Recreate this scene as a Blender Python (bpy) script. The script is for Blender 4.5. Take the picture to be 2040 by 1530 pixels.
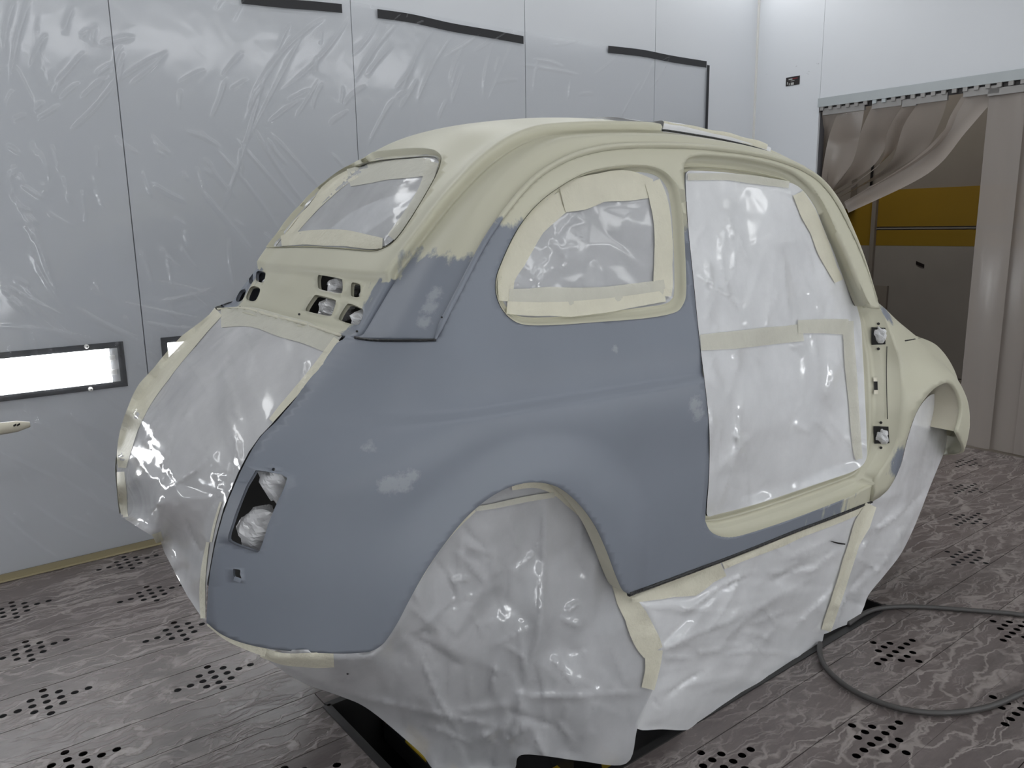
import bpy, math, random
import numpy as np
from mathutils import Vector, Matrix
from mathutils.bvhtree import BVHTree
from mathutils.geometry import delaunay_2d_cdt

# ------------------------------------------------------------------ scene, camera, world, exposure
for o in list(bpy.data.objects):
    bpy.data.objects.remove(o)
scene = bpy.context.scene
col = scene.collection
RNG = np.random.default_rng(7)

CAM = np.array([-0.9398, -1.9441, 1.0591])      # metres; car frame: x forward, y to the car's left, z up
FPX = 1579.456                                  # focal length for a 2040 px wide frame
YAW, PITCH, ROLL = 0.9476, -0.196, -0.0157


def cam_axes():
    f = np.array([math.cos(PITCH) * math.cos(YAW), math.cos(PITCH) * math.sin(YAW), math.sin(PITCH)])
    r = np.cross(f, [0, 0, 1]); r /= np.linalg.norm(r)
    u = np.cross(r, f)
    c, s = math.cos(ROLL), math.sin(ROLL)
    return np.array([c * r + s * u, -s * r + c * u, f])


AX = cam_axes()
cam_data = bpy.data.cameras.new('camera')
cam = bpy.data.objects.new('camera', cam_data)
col.objects.link(cam)
cam.matrix_world = Matrix(((AX[0][0], AX[1][0], -AX[2][0], CAM[0]),
                           (AX[0][1], AX[1][1], -AX[2][1], CAM[1]),
                           (AX[0][2], AX[1][2], -AX[2][2], CAM[2]),
                           (0, 0, 0, 1)))
cam_data.sensor_width = 36.0
cam_data.lens = FPX / 2040.0 * 36.0
cam_data.clip_start = 0.05
scene.camera = cam

world = bpy.data.worlds.new('world'); scene.world = world
world.use_nodes = True
world.node_tree.nodes['Background'].inputs[0].default_value = (0.5, 0.52, 0.55, 1)
world.node_tree.nodes['Background'].inputs[1].default_value = 0.02
scene.view_settings.view_transform = 'Standard'
scene.view_settings.look = 'None'
scene.view_settings.exposure = 0.24
scene.view_settings.gamma = 1.0
scene.view_settings.use_curve_mapping = False

COVE_POWER = 3.8        # cove lamps in the ceiling corners, emission strength
CEIL_FILL_POWER = 1.9        # unseen fill lamps added under the booth ceiling
SIDE_POWER = 11.0       # wall lamps at hip height

# ------------------------------------------------------------------ measuring helpers
def ray(px, py):
    return AX.T @ np.array([(px - 1020) / FPX, -(py - 765) / FPX, 1.0])


def at(px, py, Y):
    d = ray(px, py); return CAM + d * ((Y - CAM[1]) / d[1])


def atz(px, py, Z):
    d = ray(px, py); return CAM + d * ((Z - CAM[2]) / d[2])


def atx(px, py, X):
    d = ray(px, py); return CAM + d * ((X - CAM[0]) / d[0])


def proj(P):
    d = (np.asarray(P, float) - CAM) @ AX.T
    return np.stack([1020 + FPX * d[..., 0] / d[..., 2], 765 - FPX * d[..., 1] / d[..., 2]], -1)


# the booth: frame turned a little against the car
WY = 0.0378
T = np.array([math.cos(WY), math.sin(WY), 0]); N = np.array([-math.sin(WY), math.cos(WY), 0])
FLOOR = -0.35
WALL_B, WALL_A, PANEL = 1.8276, 4.208, 1.0915
REAR_A, NEAR_B, CEIL = -3.6, -3.0, 2.95


def room(a, b, z):
    return T * a + N * b + np.array([0, 0, z])


def at_wall(px, py, b=WALL_B):
    d = ray(px, py); return CAM + d * ((b - N @ CAM) / (N @ d))


def at_end(px, py, a=WALL_A):
    d = ray(px, py); return CAM + d * ((a - T @ CAM) / (T @ d))


# ------------------------------------------------------------------ materials
def new_mat(name):
    m = bpy.data.materials.new(name); m.use_nodes = True
    nt = m.node_tree; nt.nodes.clear()
    out = nt.nodes.new('ShaderNodeOutputMaterial')
    return m, nt, out


def nd(nt, typ, **kw):
    n = nt.nodes.new(typ)
    for k, v in kw.items():
        if k.startswith('i_'):
            n.inputs[k[2:].replace('_', ' ')].default_value = v
        else:
            setattr(n, k, v)
    return n


def rgb(c):
    return (c[0], c[1], c[2], 1)


def ramp(nt, fac, stops):
    r = nt.nodes.new('ShaderNodeValToRGB')
    e = r.color_ramp.elements
    while len(e) > 1:
        e.remove(e[-1])
    e[0].position, e[0].color = stops[0][0], stops[0][1]
    for p, c in stops[1:]:
        q = e.new(p); q.color = c
    nt.links.new(fac, r.inputs[0])
    return r


def mixc(nt, fac, a, b, mode='MIX'):
    m = nt.nodes.new('ShaderNodeMix'); m.data_type = 'RGBA'; m.blend_type = mode
    for inp, v in ((0, fac), (6, a), (7, b)):
        if isinstance(v, (int, float)):
            m.inputs[inp].default_value = v
        elif isinstance(v, tuple):
            m.inputs[inp].default_value = v
        else:
            nt.links.new(v, m.inputs[inp])
    return m.outputs[2]


def math_n(nt, op, a, b=None, c=None):
    m = nt.nodes.new('ShaderNodeMath'); m.operation = op
    for i, v in enumerate((a, b, c)):
        if v is None:
            continue
        if isinstance(v, (int, float)):
            m.inputs[i].default_value = v
        else:
            nt.links.new(v, m.inputs[i])
    return m.outputs[0]


def coords(nt, scale=(1, 1, 1), rot=(0, 0, 0)):
    tc = nt.nodes.new('ShaderNodeTexCoord')
    mp = nt.nodes.new('ShaderNodeMapping')
    mp.inputs['Scale'].default_value = scale
    mp.inputs['Rotation'].default_value = rot
    nt.links.new(tc.outputs['Object'], mp.inputs[0])
    return mp.outputs[0]


def noise(nt, vec, scale, detail=3, rough=0.55):
    n = nt.nodes.new('ShaderNodeTexNoise')
    n.inputs['Scale'].default_value = scale
    n.inputs['Detail'].default_value = detail
    n.inputs['Roughness'].default_value = rough
    nt.links.new(vec, n.inputs['Vector'])
    return n.outputs[0]


def plain(name, c, rough=0.5, metal=0.0, var=0.06, nscale=6.0, bump=0.0, spec=0.5):
    m, nt, out = new_mat(name)
    b = nd(nt, 'ShaderNodeBsdfPrincipled', i_Roughness=rough, i_Metallic=metal)
    b.inputs['Specular IOR Level'].default_value = spec
    v = coords(nt)
    n = noise(nt, v, nscale, 4)
    cc = mixc(nt, n, rgb([x * (1 - var) for x in c]), rgb([min(1, x * (1 + var)) for x in c]))
    nt.links.new(cc, b.inputs['Base Color'])
    if bump:
        bp = nd(nt, 'ShaderNodeBump', i_Strength=bump, i_Distance=0.01)
        nt.links.new(n, bp.inputs['Height']); nt.links.new(bp.outputs[0], b.inputs['Normal'])
    nt.links.new(b.outputs[0], out.inputs[0])
    return m


def emis(name, c, s):
    m, nt, out = new_mat(name)
    e = nd(nt, 'ShaderNodeEmission', i_Color=rgb(c), i_Strength=s)
    nt.links.new(e.outputs[0], out.inputs[0])
    return m


CREAM = (0.545, 0.528, 0.412)
GREY = (0.208, 0.227, 0.264)


def body_paint():
    m, nt, out = new_mat('sanded_primer')
    b = nd(nt, 'ShaderNodeBsdfPrincipled', i_Roughness=0.42)
    b.inputs['Specular IOR Level'].default_value = 0.38
    a = nd(nt, 'ShaderNodeAttribute', attribute_name='grey')
    sp = nd(nt, 'ShaderNodeAttribute', attribute_name='spot')
    v = coords(nt)
    vs = coords(nt, (1.0, 1.0, 0.28), (0, math.radians(-28), 0))
    n1 = noise(nt, vs, 30, 4, 0.6)
    n2 = noise(nt, v, 5, 3)
    n3 = noise(nt, v, 160, 3, 0.7)
    s = math_n(nt, 'MULTIPLY_ADD', math_n(nt, 'SUBTRACT', n1, 0.5), 0.12, a.outputs['Fac'])
    s = math_n(nt, 'MULTIPLY_ADD', math_n(nt, 'SUBTRACT', n3, 0.5), 0.012, s)
    k = math_n(nt, 'MULTIPLY_ADD', s, 55.0, 0.5); 
    k = ramp(nt, k, [(0, (0, 0, 0, 1)), (1, (1, 1, 1, 1))]).outputs[0]
    cr = mixc(nt, n2, rgb([x * 0.96 for x in CREAM]), rgb([min(1, x * 1.04) for x in CREAM]))
    gr = mixc(nt, n2, rgb([x * 0.95 for x in GREY]), rgb([x * 1.07 for x in GREY]))
    c = mixc(nt, k, cr, gr)
    sm = math_n(nt, 'MULTIPLY_ADD', math_n(nt, 'SUBTRACT', noise(nt, v, 70, 4, 0.7), 0.5), 1.3, sp.outputs['Fac'])
    sm = ramp(nt, sm, [(0.35, (0, 0, 0, 1)), (0.75, (1, 1, 1, 1))]).outputs[0]
    sm = math_n(nt, 'MULTIPLY', sm, math_n(nt, 'MINIMUM', math_n(nt, 'MULTIPLY', sp.outputs['Fac'], 6.0), 0.55))
    c = mixc(nt, sm, c, (0.40, 0.42, 0.44, 1))
    nt.links.new(c, b.inputs['Base Color'])
    nt.links.new(math_n(nt, 'MULTIPLY_ADD', n3, 0.1, 0.36), b.inputs['Roughness'])
    nt.links.new(b.outputs[0], out.inputs[0])
    return m


def film_mat(name, c=(0.78, 0.78, 0.80), clear=0.25, rough=0.13, fib=0.0, trans=0.10):
    m, nt, out = new_mat(name)
    b = nd(nt, 'ShaderNodeBsdfPrincipled', i_Roughness=rough)
    b.inputs['Specular IOR Level'].default_value = 1.0
    v = coords(nt)
    f = noise(nt, v, 110, 5, 0.75)
    g = noise(nt, v, 6, 3)
    cc = mixc(nt, f, rgb([x * 0.96 for x in c]), rgb([min(1, x * 1.04) for x in c]))
    nt.links.new(cc, b.inputs['Base Color'])
    w = nt.nodes.new('ShaderNodeTexNoise'); w.inputs['Scale'].default_value = 16; w.inputs['Detail'].default_value = 3
    w.noise_type = 'RIDGED_MULTIFRACTAL'
    nt.links.new(coords(nt, (1, 1, 0.55)), w.inputs['Vector'])
    bp = nd(nt, 'ShaderNodeBump', i_Strength=0.30, i_Distance=0.004)
    nt.links.new(w.outputs[0], bp.inputs['Height'])
    nt.links.new(bp.outputs[0], b.inputs['Normal'])
    tl = nd(nt, 'ShaderNodeBsdfTranslucent'); nt.links.new(cc, tl.inputs[0])
    mx = nd(nt, 'ShaderNodeMixShader'); mx.inputs[0].default_value = trans
    nt.links.new(b.outputs[0], mx.inputs[1]); nt.links.new(tl.outputs[0], mx.inputs[2])
    tr = nd(nt, 'ShaderNodeBsdfTransparent')
    m2 = nd(nt, 'ShaderNodeMixShader')
    k = math_n(nt, 'MULTIPLY_ADD', math_n(nt, 'SUBTRACT', g, 0.5), 0.35, clear)
    k = math_n(nt, 'MAXIMUM', k, 0.02)
    nt.links.new(k, m2.inputs[0])
    nt.links.new(mx.outputs[0], m2.inputs[1]); nt.links.new(tr.outputs[0], m2.inputs[2])
    nt.links.new(m2.outputs[0], out.inputs[0])
    return m


def clear_sheet(name, tint=(1, 1, 1), gloss=0.10, rough=0.18):
    m, nt, out = new_mat(name)
    tr = nd(nt, 'ShaderNodeBsdfTransparent', i_Color=rgb(tint))
    gl = nd(nt, 'ShaderNodeBsdfGlossy', i_Roughness=rough, i_Color=(0.9, 0.9, 0.92, 1))
    df = nd(nt, 'ShaderNodeBsdfDiffuse', i_Color=(0.75, 0.77, 0.8, 1))
    m0 = nd(nt, 'ShaderNodeMixShader'); m0.inputs[0].default_value = 0.5
    nt.links.new(gl.outputs[0], m0.inputs[1]); nt.links.new(df.outputs[0], m0.inputs[2])
    lw = nd(nt, 'ShaderNodeFresnel', i_IOR=1.35)
    k = math_n(nt, 'MULTIPLY_ADD', lw.outputs[0], 0.5, gloss)
    mx = nd(nt, 'ShaderNodeMixShader')
    nt.links.new(k, mx.inputs[0])
    nt.links.new(tr.outputs[0], mx.inputs[1]); nt.links.new(m0.outputs[0], mx.inputs[2])
    nt.links.new(mx.outputs[0], out.inputs[0])
    return m


def pvc_mat(name, c, alpha):
    m, nt, out = new_mat(name)
    b = nd(nt, 'ShaderNodeBsdfPrincipled', i_Roughness=0.22, i_Base_Color=rgb(c))
    v = coords(nt, (1, 1, 0.1))
    f = noise(nt, v, 9, 4)
    nt.links.new(mixc(nt, f, rgb([x * 0.8 for x in c]), rgb([x * 1.15 for x in c])), b.inputs['Base Color'])
    tr = nd(nt, 'ShaderNodeBsdfTransparent', i_Color=(0.75, 0.70, 0.66, 1))
    mx = nd(nt, 'ShaderNodeMixShader')
    k = math_n(nt, 'MULTIPLY_ADD', f, 0.2, 1 - alpha - 0.1)
    nt.links.new(k, mx.inputs[0])
    nt.links.new(b.outputs[0], mx.inputs[1]); nt.links.new(tr.outputs[0], mx.inputs[2])
    nt.links.new(mx.outputs[0], out.inputs[0])
    return m


def tape_mat(name, c, rough=0.55, clear=0.1):
    m, nt, out = new_mat(name)
    b = nd(nt, 'ShaderNodeBsdfPrincipled', i_Roughness=rough)
    v = coords(nt)
    n = noise(nt, v, 18, 4)
    cc = mixc(nt, n, rgb([x * 0.9 for x in c]), rgb([min(1, x * 1.08) for x in c]))
    nt.links.new(cc, b.inputs['Base Color'])
    bp = nd(nt, 'ShaderNodeBump', i_Strength=0.8, i_Distance=0.005)
    nt.links.new(noise(nt, v, 42, 4), bp.inputs['Height']); nt.links.new(bp.outputs[0], b.inputs['Normal'])
    tr = nd(nt, 'ShaderNodeBsdfTransparent')
    mx = nd(nt, 'ShaderNodeMixShader'); mx.inputs[0].default_value = clear
    nt.links.new(b.outputs[0], mx.inputs[1]); nt.links.new(tr.outputs[0], mx.inputs[2])
    nt.links.new(mx.outputs[0], out.inputs[0])
    return m


def floor_mat():
    m, nt, out = new_mat('dirty_floor_plate')
    b = nd(nt, 'ShaderNodeBsdfPrincipled', i_Roughness=0.45)
    tc = nt.nodes.new('ShaderNodeTexCoord')
    def mapped(sc, rz=WY):
        mp = nt.nodes.new('ShaderNodeMapping'); mp.vector_type = 'POINT'
        mp.inputs['Rotation'].default_value = (0, 0, -rz); mp.inputs['Scale'].default_value = sc
        nt.links.new(tc.outputs['Object'], mp.inputs[0]); return mp.outputs[0]
    big = noise(nt, mapped((1, 2, 1)), 1.6, 4)
    mid = noise(nt, mapped((3, 9, 1)), 2.0, 5, 0.65)
    # crackled paint-dust lines drawn out along the plates
    warp = nd(nt, 'ShaderNodeTexNoise', i_Scale=9.0, i_Detail=5.0)
    nt.links.new(mapped((1, 1, 1)), warp.inputs['Vector'])
    vm = nt.nodes.new('ShaderNodeVectorMath'); vm.operation = 'MULTIPLY_ADD'
    nt.links.new(warp.outputs[1], vm.inputs[0]); vm.inputs[1].default_value = (1.3, 2.6, 0)
    nt.links.new(mapped((4.0, 19, 1)), vm.inputs[2])
    vo = nd(nt, 'ShaderNodeTexVoronoi', feature='DISTANCE_TO_EDGE', i_Scale=1.0)
    nt.links.new(vm.outputs[0], vo.inputs['Vector'])
    gate = ramp(nt, noise(nt, mapped((3, 6, 1)), 1.3, 4, 0.6), [(0.36, (0, 0, 0, 1)), (0.55, (1, 1, 1, 1))])
    ln = ramp(nt, vo.outputs[0], [(0.0, (1, 1, 1, 1)), (0.04, (0.75, 0.75, 0.75, 1)), (0.085, (0, 0, 0, 1))])
    vo2 = nd(nt, 'ShaderNodeTexVoronoi', feature='DISTANCE_TO_EDGE', i_Scale=2.3)
    nt.links.new(vm.outputs[0], vo2.inputs['Vector'])
    gate2 = ramp(nt, noise(nt, mapped((6, 9, 1)), 1.1, 3, 0.6), [(0.45, (0, 0, 0, 1)), (0.62, (1, 1, 1, 1))])
    ln2 = ramp(nt, vo2.outputs[0], [(0.0, (1, 1, 1, 1)), (0.05, (0.5, 0.5, 0.5, 1)), (0.11, (0, 0, 0, 1))])
    lines = math_n(nt, 'MAXIMUM', math_n(nt, 'MULTIPLY', ln.outputs[0], gate.outputs[0]), math_n(nt, 'MULTIPLY', ln2.outputs[0], gate2.outputs[0]))
    fine = noise(nt, mapped((14, 60, 1)), 2.0, 5, 0.7)
    base = ramp(nt, math_n(nt, 'MULTIPLY_ADD', fine, 0.45, math_n(nt, 'MULTIPLY', mid, 0.6)), [(0.30, (0.062, 0.050, 0.047, 1)), (0.72, (0.172, 0.148, 0.142, 1))])
    tint = mixc(nt, ramp(nt, big, [(0.35, (0, 0, 0, 1)), (0.65, (1, 1, 1, 1))]).outputs[0], base.outputs[0], (0.150, 0.120, 0.115, 1))
    tint2 = mixc(nt, 0.5, base.outputs[0], tint)
    c = mixc(nt, math_n(nt, 'MULTIPLY', lines, 0.65), tint2, (0.37, 0.33, 0.31, 1))
    nt.links.new(c, b.inputs['Base Color'])
    rr = math_n(nt, 'MULTIPLY_ADD', mid, 0.35, 0.22)
    nt.links.new(rr, b.inputs['Roughness'])
    bp = nd(nt, 'ShaderNodeBump', i_Strength=0.5, i_Distance=0.004)
    hh = math_n(nt, 'ADD', math_n(nt, 'MULTIPLY', lines, 0.8), math_n(nt, 'MULTIPLY', mid, 0.5))
    nt.links.new(hh, bp.inputs['Height']); nt.links.new(bp.outputs[0], b.inputs['Normal'])
    nt.links.new(b.outputs[0], out.inputs[0])
    return m


def hazard_mat():
    m, nt, out = new_mat('hazard_stripe')
    b = nd(nt, 'ShaderNodeBsdfPrincipled', i_Roughness=0.5)
    w = nd(nt, 'ShaderNodeTexWave', i_Scale=2.2, i_Distortion=0.0)
    nt.links.new(coords(nt, (1, 1, 1), (0, 0, math.radians(35))), w.inputs[0])
    r = ramp(nt, w.outputs[1], [(0.47, (0.02, 0.02, 0.02, 1)), (0.53, (0.62, 0.42, 0.02, 1))])
    nt.links.new(r.outputs[0], b.inputs['Base Color'])
    nt.links.new(b.outputs[0], out.inputs[0])
    return m


def smudged_wall():
    m, nt, out = new_mat('smudged_wall_panel')
    b = nd(nt, 'ShaderNodeBsdfPrincipled', i_Roughness=0.35)
    tc = nt.nodes.new('ShaderNodeTexCoord'); sx = nt.nodes.new('ShaderNodeSeparateXYZ'); nt.links.new(tc.outputs['Object'], sx.inputs[0])
    n = noise(nt, coords(nt, (1, 1, 1.6)), 11, 6, 0.7)
    dz = math_n(nt, 'ABSOLUTE', math_n(nt, 'SUBTRACT', sx.outputs[2], 2.13))
    k = math_n(nt, 'SUBTRACT', math_n(nt, 'SUBTRACT', n, 0.60), math_n(nt, 'MULTIPLY', dz, 1.6))
    k = ramp(nt, math_n(nt, 'MULTIPLY', k, 14.0), [(0, (0, 0, 0, 1)), (1, (0.6, 0.6, 0.6, 1))]).outputs[0]
    nt.links.new(mixc(nt, k, (0.67, 0.69, 0.72, 1), (0.22, 0.22, 0.22, 1)), b.inputs['Base Color'])
    nt.links.new(b.outputs[0], out.inputs[0])
    return m


M = {
    'wall_smudged': smudged_wall(),
    'paint': body_paint(),
    'film': film_mat('masking_film', c=(0.86, 0.865, 0.875), clear=0.12),
    'film_thin': film_mat('thin_masking_film', c=(0.67, 0.675, 0.69), clear=0.24),
    'film_white': film_mat('crumpled_white_film', c=(0.80, 0.80, 0.81), clear=0.05, rough=0.3),
    'film_gloss': film_mat('glossy_masking_film', c=(0.70, 0.695, 0.70), clear=0.14, rough=0.11),
    'tape': tape_mat('masking_tape', (0.70, 0.67, 0.54)),
    'tape_pale': tape_mat('thin_masking_tape', (0.66, 0.645, 0.55), clear=0.22),
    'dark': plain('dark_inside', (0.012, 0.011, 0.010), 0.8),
    'black_tape': plain('black_tape', (0.012, 0.012, 0.015), 0.45),
    'seal': plain('black_sealer', (0.012, 0.012, 0.012), 0.3, bump=0.5, nscale=60),
    'wall': plain('wall_panel_white', (0.67, 0.69, 0.72), 0.35, var=0.02, nscale=1.5),
    'wall_gap': plain('panel_joint', (0.10, 0.10, 0.11), 0.8),
    'ceiling': plain('ceiling_filter', (0.62, 0.63, 0.64), 0.8),
    'sheet': clear_sheet('clear_plastic_sheet', gloss=0.10, rough=0.12),
    'floor': floor_mat(),
    'void': plain('pit_black', (0.006, 0.006, 0.007), 0.6),
    'steel': plain('dark_steel', (0.035, 0.034, 0.034), 0.42, 0.3),
    'frame_black': plain('black_gasket', (0.022, 0.023, 0.027), 0.5),
    'tube': emis('fluorescent_tube', (0.965, 0.985, 1.0), SIDE_POWER * 3),
    'reflector': emis('lit_reflector', (0.965, 0.985, 1.0), SIDE_POWER),
    'cove': emis('cove_lamp_diffuser', (0.965, 0.985, 1.0), COVE_POWER),
    'added_ceil_lamp': emis('added_ceiling_diffuser', (0.965, 0.985, 1.0), CEIL_FILL_POWER),
    'cove_end': emis('end_cove_diffuser', (0.965, 0.985, 1.0), COVE_POWER * 0.3),
    'reflector_metal': plain('lamp_reflector', (0.8, 0.8, 0.8), 0.25, 0.6),
    'glass': clear_sheet('lamp_glass', gloss=0.02, rough=0.05),
    'plastic_white': plain('white_plastic', (0.72, 0.71, 0.68), 0.35),
    'rail': plain('galvanised_rail', (0.42, 0.45, 0.46), 0.45, 0.25),
    'pvc': pvc_mat('pvc_strip', (0.38, 0.335, 0.30), 0.80),
    'pvc_straight': pvc_mat('hanging_pvc_strip', (0.33, 0.295, 0.27), 0.80),
    'clamp': plain('clamp_bar', (0.30, 0.29, 0.28), 0.4, 0.3),
    'bg_grey': plain('back_room_grey', (0.30, 0.28, 0.26), 0.5, var=0.12, nscale=2),
    'bg_dark': plain('back_room_upper', (0.24, 0.215, 0.19), 0.55, var=0.12, nscale=2),
    'bg_yellow': plain('yellow_band', (0.27, 0.165, 0.012), 0.5, var=0.1, nscale=3),
    'hose': plain('black_rubber_hose', (0.06, 0.056, 0.054), 0.4),
    'hazard': hazard_mat(),
    'cream_plain': plain('cream_primer_part', (0.66, 0.62, 0.50), 0.4),
    'red': plain('red_print', (0.16, 0.01, 0.015), 0.5),
    'white_print': plain('white_print', (0.40, 0.40, 0.38), 0.5),
    'sign_black': plain('sign_black', (0.012, 0.008, 0.008), 0.4),
    'yellow_tape': plain('ochre_tape', (0.36, 0.31, 0.19), 0.6),
}

# ------------------------------------------------------------------ object helpers
def empty(name, loc, label, cat, group=None):
    o = bpy.data.objects.new(name, None); col.objects.link(o)
    o.location = Vector(loc); o['label'] = label; o['category'] = cat
    if group: o['group'] = group
    return o


def mesh_obj(name, verts, faces, mat, parent=None, smooth=True, attrs=None):
    me = bpy.data.meshes.new(name)
    V = [tuple(map(float, v)) for v in verts]
    me.from_pydata(V, [], [tuple(int(i) for i in f) for f in faces])
    me.validate(clean_customdata=False)
    if mat: me.materials.append(M[mat] if isinstance(mat, str) else mat)
    if smooth:
        me.polygons.foreach_set('use_smooth', [True] * len(me.polygons))
    for k, arr in (attrs or {}).items():
        a = me.attributes.new(k, 'FLOAT', 'POINT'); a.data.foreach_set('value', np.asarray(arr, np.float32))
    me.update()
    o = bpy.data.objects.new(name, me); col.objects.link(o)
    if parent is not None:
        o.parent = parent
        o.matrix_parent_inverse = Matrix.Translation(parent.location).inverted() if parent.parent is None else Matrix.Identity(4)
        if parent.type == 'MESH':
            o.matrix_parent_inverse = Matrix.Identity(4)
    return o


def tag(o, label, cat=None, group=None, kind=None):
    o['label'] = label
    if cat: o['category'] = cat
    if group: o['group'] = group
    if kind: o['kind'] = kind
    return o


def struct(o):
    o['kind'] = 'structure'; return o


def box_geo(p0, ex, ey, ez):
    p0, ex, ey, ez = map(np.asarray, (p0, ex, ey, ez))
    v = [p0 + a * ex + b * ey + c * ez for c in (0, 1) for b in (0, 1) for a in (0, 1)]
    f = [(0, 2, 3, 1), (4, 5, 7, 6), (0, 1, 5, 4), (2, 6, 7, 3), (0, 4, 6, 2), (1, 3, 7, 5)]
    return v, f


def join_geo(parts):
    V, F = [], []
    for v, f in parts:
        n = len(V); V += list(v); F += [tuple(i + n for i in q) for q in f]
    return V, F


def room_box(a0, a1, b0, b1, z0, z1):
    return box_geo(room(a0, b0, z0), T * (a1 - a0), N * (b1 - b0), np.array([0, 0, z1 - z0]))


def tube_geo(pts, r, n=8, cap=True):
    pts = np.asarray(pts, float); V, F = [], []
    tang = np.gradient(pts, axis=0); tang /= np.linalg.norm(tang, axis=1)[:, None] + 1e-9
    ref = np.array([0, 0, 1.0])
    for i, (p, t) in enumerate(zip(pts, tang)):
        rr = r[i] if hasattr(r, '__len__') else r
        s = np.cross(t, ref)
        if np.linalg.norm(s) < 0.05: s = np.cross(t, [1.0, 0, 0])
        s /= np.linalg.norm(s); u = np.cross(s, t)
        for k in range(n):
            a = 2 * math.pi * k / n
            V.append(p + rr * (math.cos(a) * s + math.sin(a) * u))
    for i in range(len(pts) - 1):
        for k in range(n):
            F.append((i * n + k, i * n + (k + 1) % n, (i + 1) * n + (k + 1) % n, (i + 1) * n + k))
    if cap:
        F.append(tuple(range(n))[::-1]); F.append(tuple((len(pts) - 1) * n + k for k in range(n)))
    return V, F


def spline(pts, n=8, closed=False):
    """Catmull-Rom through the points, n samples per span."""
    P = np.asarray(pts, float); k = len(P); out = []
    spans = k if closed else k - 1
    for i in range(spans):
        if closed:
            a, b, c, d = P[(i - 1) % k], P[i], P[(i + 1) % k], P[(i + 2) % k]
        else:
            a, b, c, d = P[max(i - 1, 0)], P[i], P[i + 1], P[min(i + 2, k - 1)]
        for j in range(n):
            t = j / n
            out.append(0.5 * ((2 * b) + (c - a) * t + (2 * a - 5 * b + 4 * c - d) * t * t + (3 * b - a - 3 * c + d) * t ** 3))
    if not closed: out.append(P[-1])
    return np.array(out)


def resample(P, step, closed=False):
    P = np.asarray(P, float)
    if closed: P = np.vstack([P, P[:1]])
    seg = np.linalg.norm(np.diff(P, axis=0), axis=1); s = np.concatenate([[0], np.cumsum(seg)])
    n = max(3, int(round(s[-1] / step)))
    q = np.linspace(0, s[-1], n + 1)
    R = np.stack([np.interp(q, s, P[:, k]) for k in range(P.shape[1])], 1)
    return R[:-1] if closed else R


def densify(P, step, closed=True):
    """keep every corner, add points so that no edge is longer than step"""
    P = np.asarray(P, float); out = []
    n = len(P)
    for i in range(n if closed else n - 1):
        a, b = P[i], P[(i + 1) % n]
        L = np.linalg.norm(b - a); m = max(1, int(math.ceil(L / step)))
        for j in range(m): out.append(a + (b - a) * j / m)
    if not closed: out.append(P[-1])
    return np.array(out)


def inside(poly, pts):
    poly = np.asarray(poly); x, y = pts[:, 0], pts[:, 1]
    c = np.zeros(len(pts), bool)
    j = len(poly) - 1
    for i in range(len(poly)):
        xi, yi = poly[i]; xj, yj = poly[j]
        m = ((yi > y) != (yj > y)) & (x < (xj - xi) * (y - yi) / (yj - yi + 1e-15) + xi)
        c ^= m; j = i
    return c


def dist_poly(poly, pts, closed=True):
    P = np.asarray(poly, float); best = np.full(len(pts), 1e9)
    n = len(P)
    for i in range(n if closed else n - 1):
        a, b = P[i], P[(i + 1) % n]; ab = b - a
        t = np.clip(((pts - a) @ ab) / (ab @ ab + 1e-15), 0, 1)
        d = np.linalg.norm(pts - (a + t[:, None] * ab), axis=1)
        best = np.minimum(best, d)
    return best


def fill2d(outer, holes, step, jitter=0.0):
    """triangulate a polygon with holes; returns points, triangles, loops as index lists"""
    loops = [np.asarray(outer)] + [np.asarray(h) for h in holes]
    lo, hi = loops[0].min(0), loops[0].max(0)
    sx, sy = step if hasattr(step, '__len__') else (step, step)
    gx, gy = np.meshgrid(np.arange(lo[0], hi[0] + sx, sx), np.arange(lo[1], hi[1] + sy, sy))
    g = np.stack([gx.ravel(), gy.ravel()], 1)
    if jitter: g = g + RNG.uniform(-jitter, jitter, g.shape) * [sx, sy]
    sc = np.array([1 / sx, 1 / sy])
    ok = inside(loops[0], g)
    for h in loops[1:]: ok &= ~inside(h, g)
    g = g[ok]
    for L in loops:
        if len(g): g = g[dist_poly(L * sc, g * sc) > 0.45]
    pts = np.vstack(loops + [g]) if len(g) else np.vstack(loops)
    edges, ids, n = [], [], 0
    for L in loops:
        k = len(L); ids.append(list(range(n, n + k)))
        edges += [(n + i, n + (i + 1) % k) for i in range(k)]; n += k
    S = pts * sc
    r = delaunay_2d_cdt([Vector((float(a), float(b))) for a, b in S], edges, [], 0, 1e-7)
    vo = np.array([(v[0], v[1]) for v in r[0]]) / sc
    tri = np.array([f for f in r[2] if len(f) == 3])
    cen = vo[tri].mean(1)
    keep = inside(loops[0], cen)
    for h in loops[1:]: keep &= ~inside(h, cen)
    tri = tri[keep]
    # index of the original loop points in the output
    back = {}
    for j, src in enumerate(r[3]):
        for s_ in src: back[s_] = j
    loops_i = [[back[i] for i in L if i in back] for L in ids]
    return vo, tri, loops_i


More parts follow.
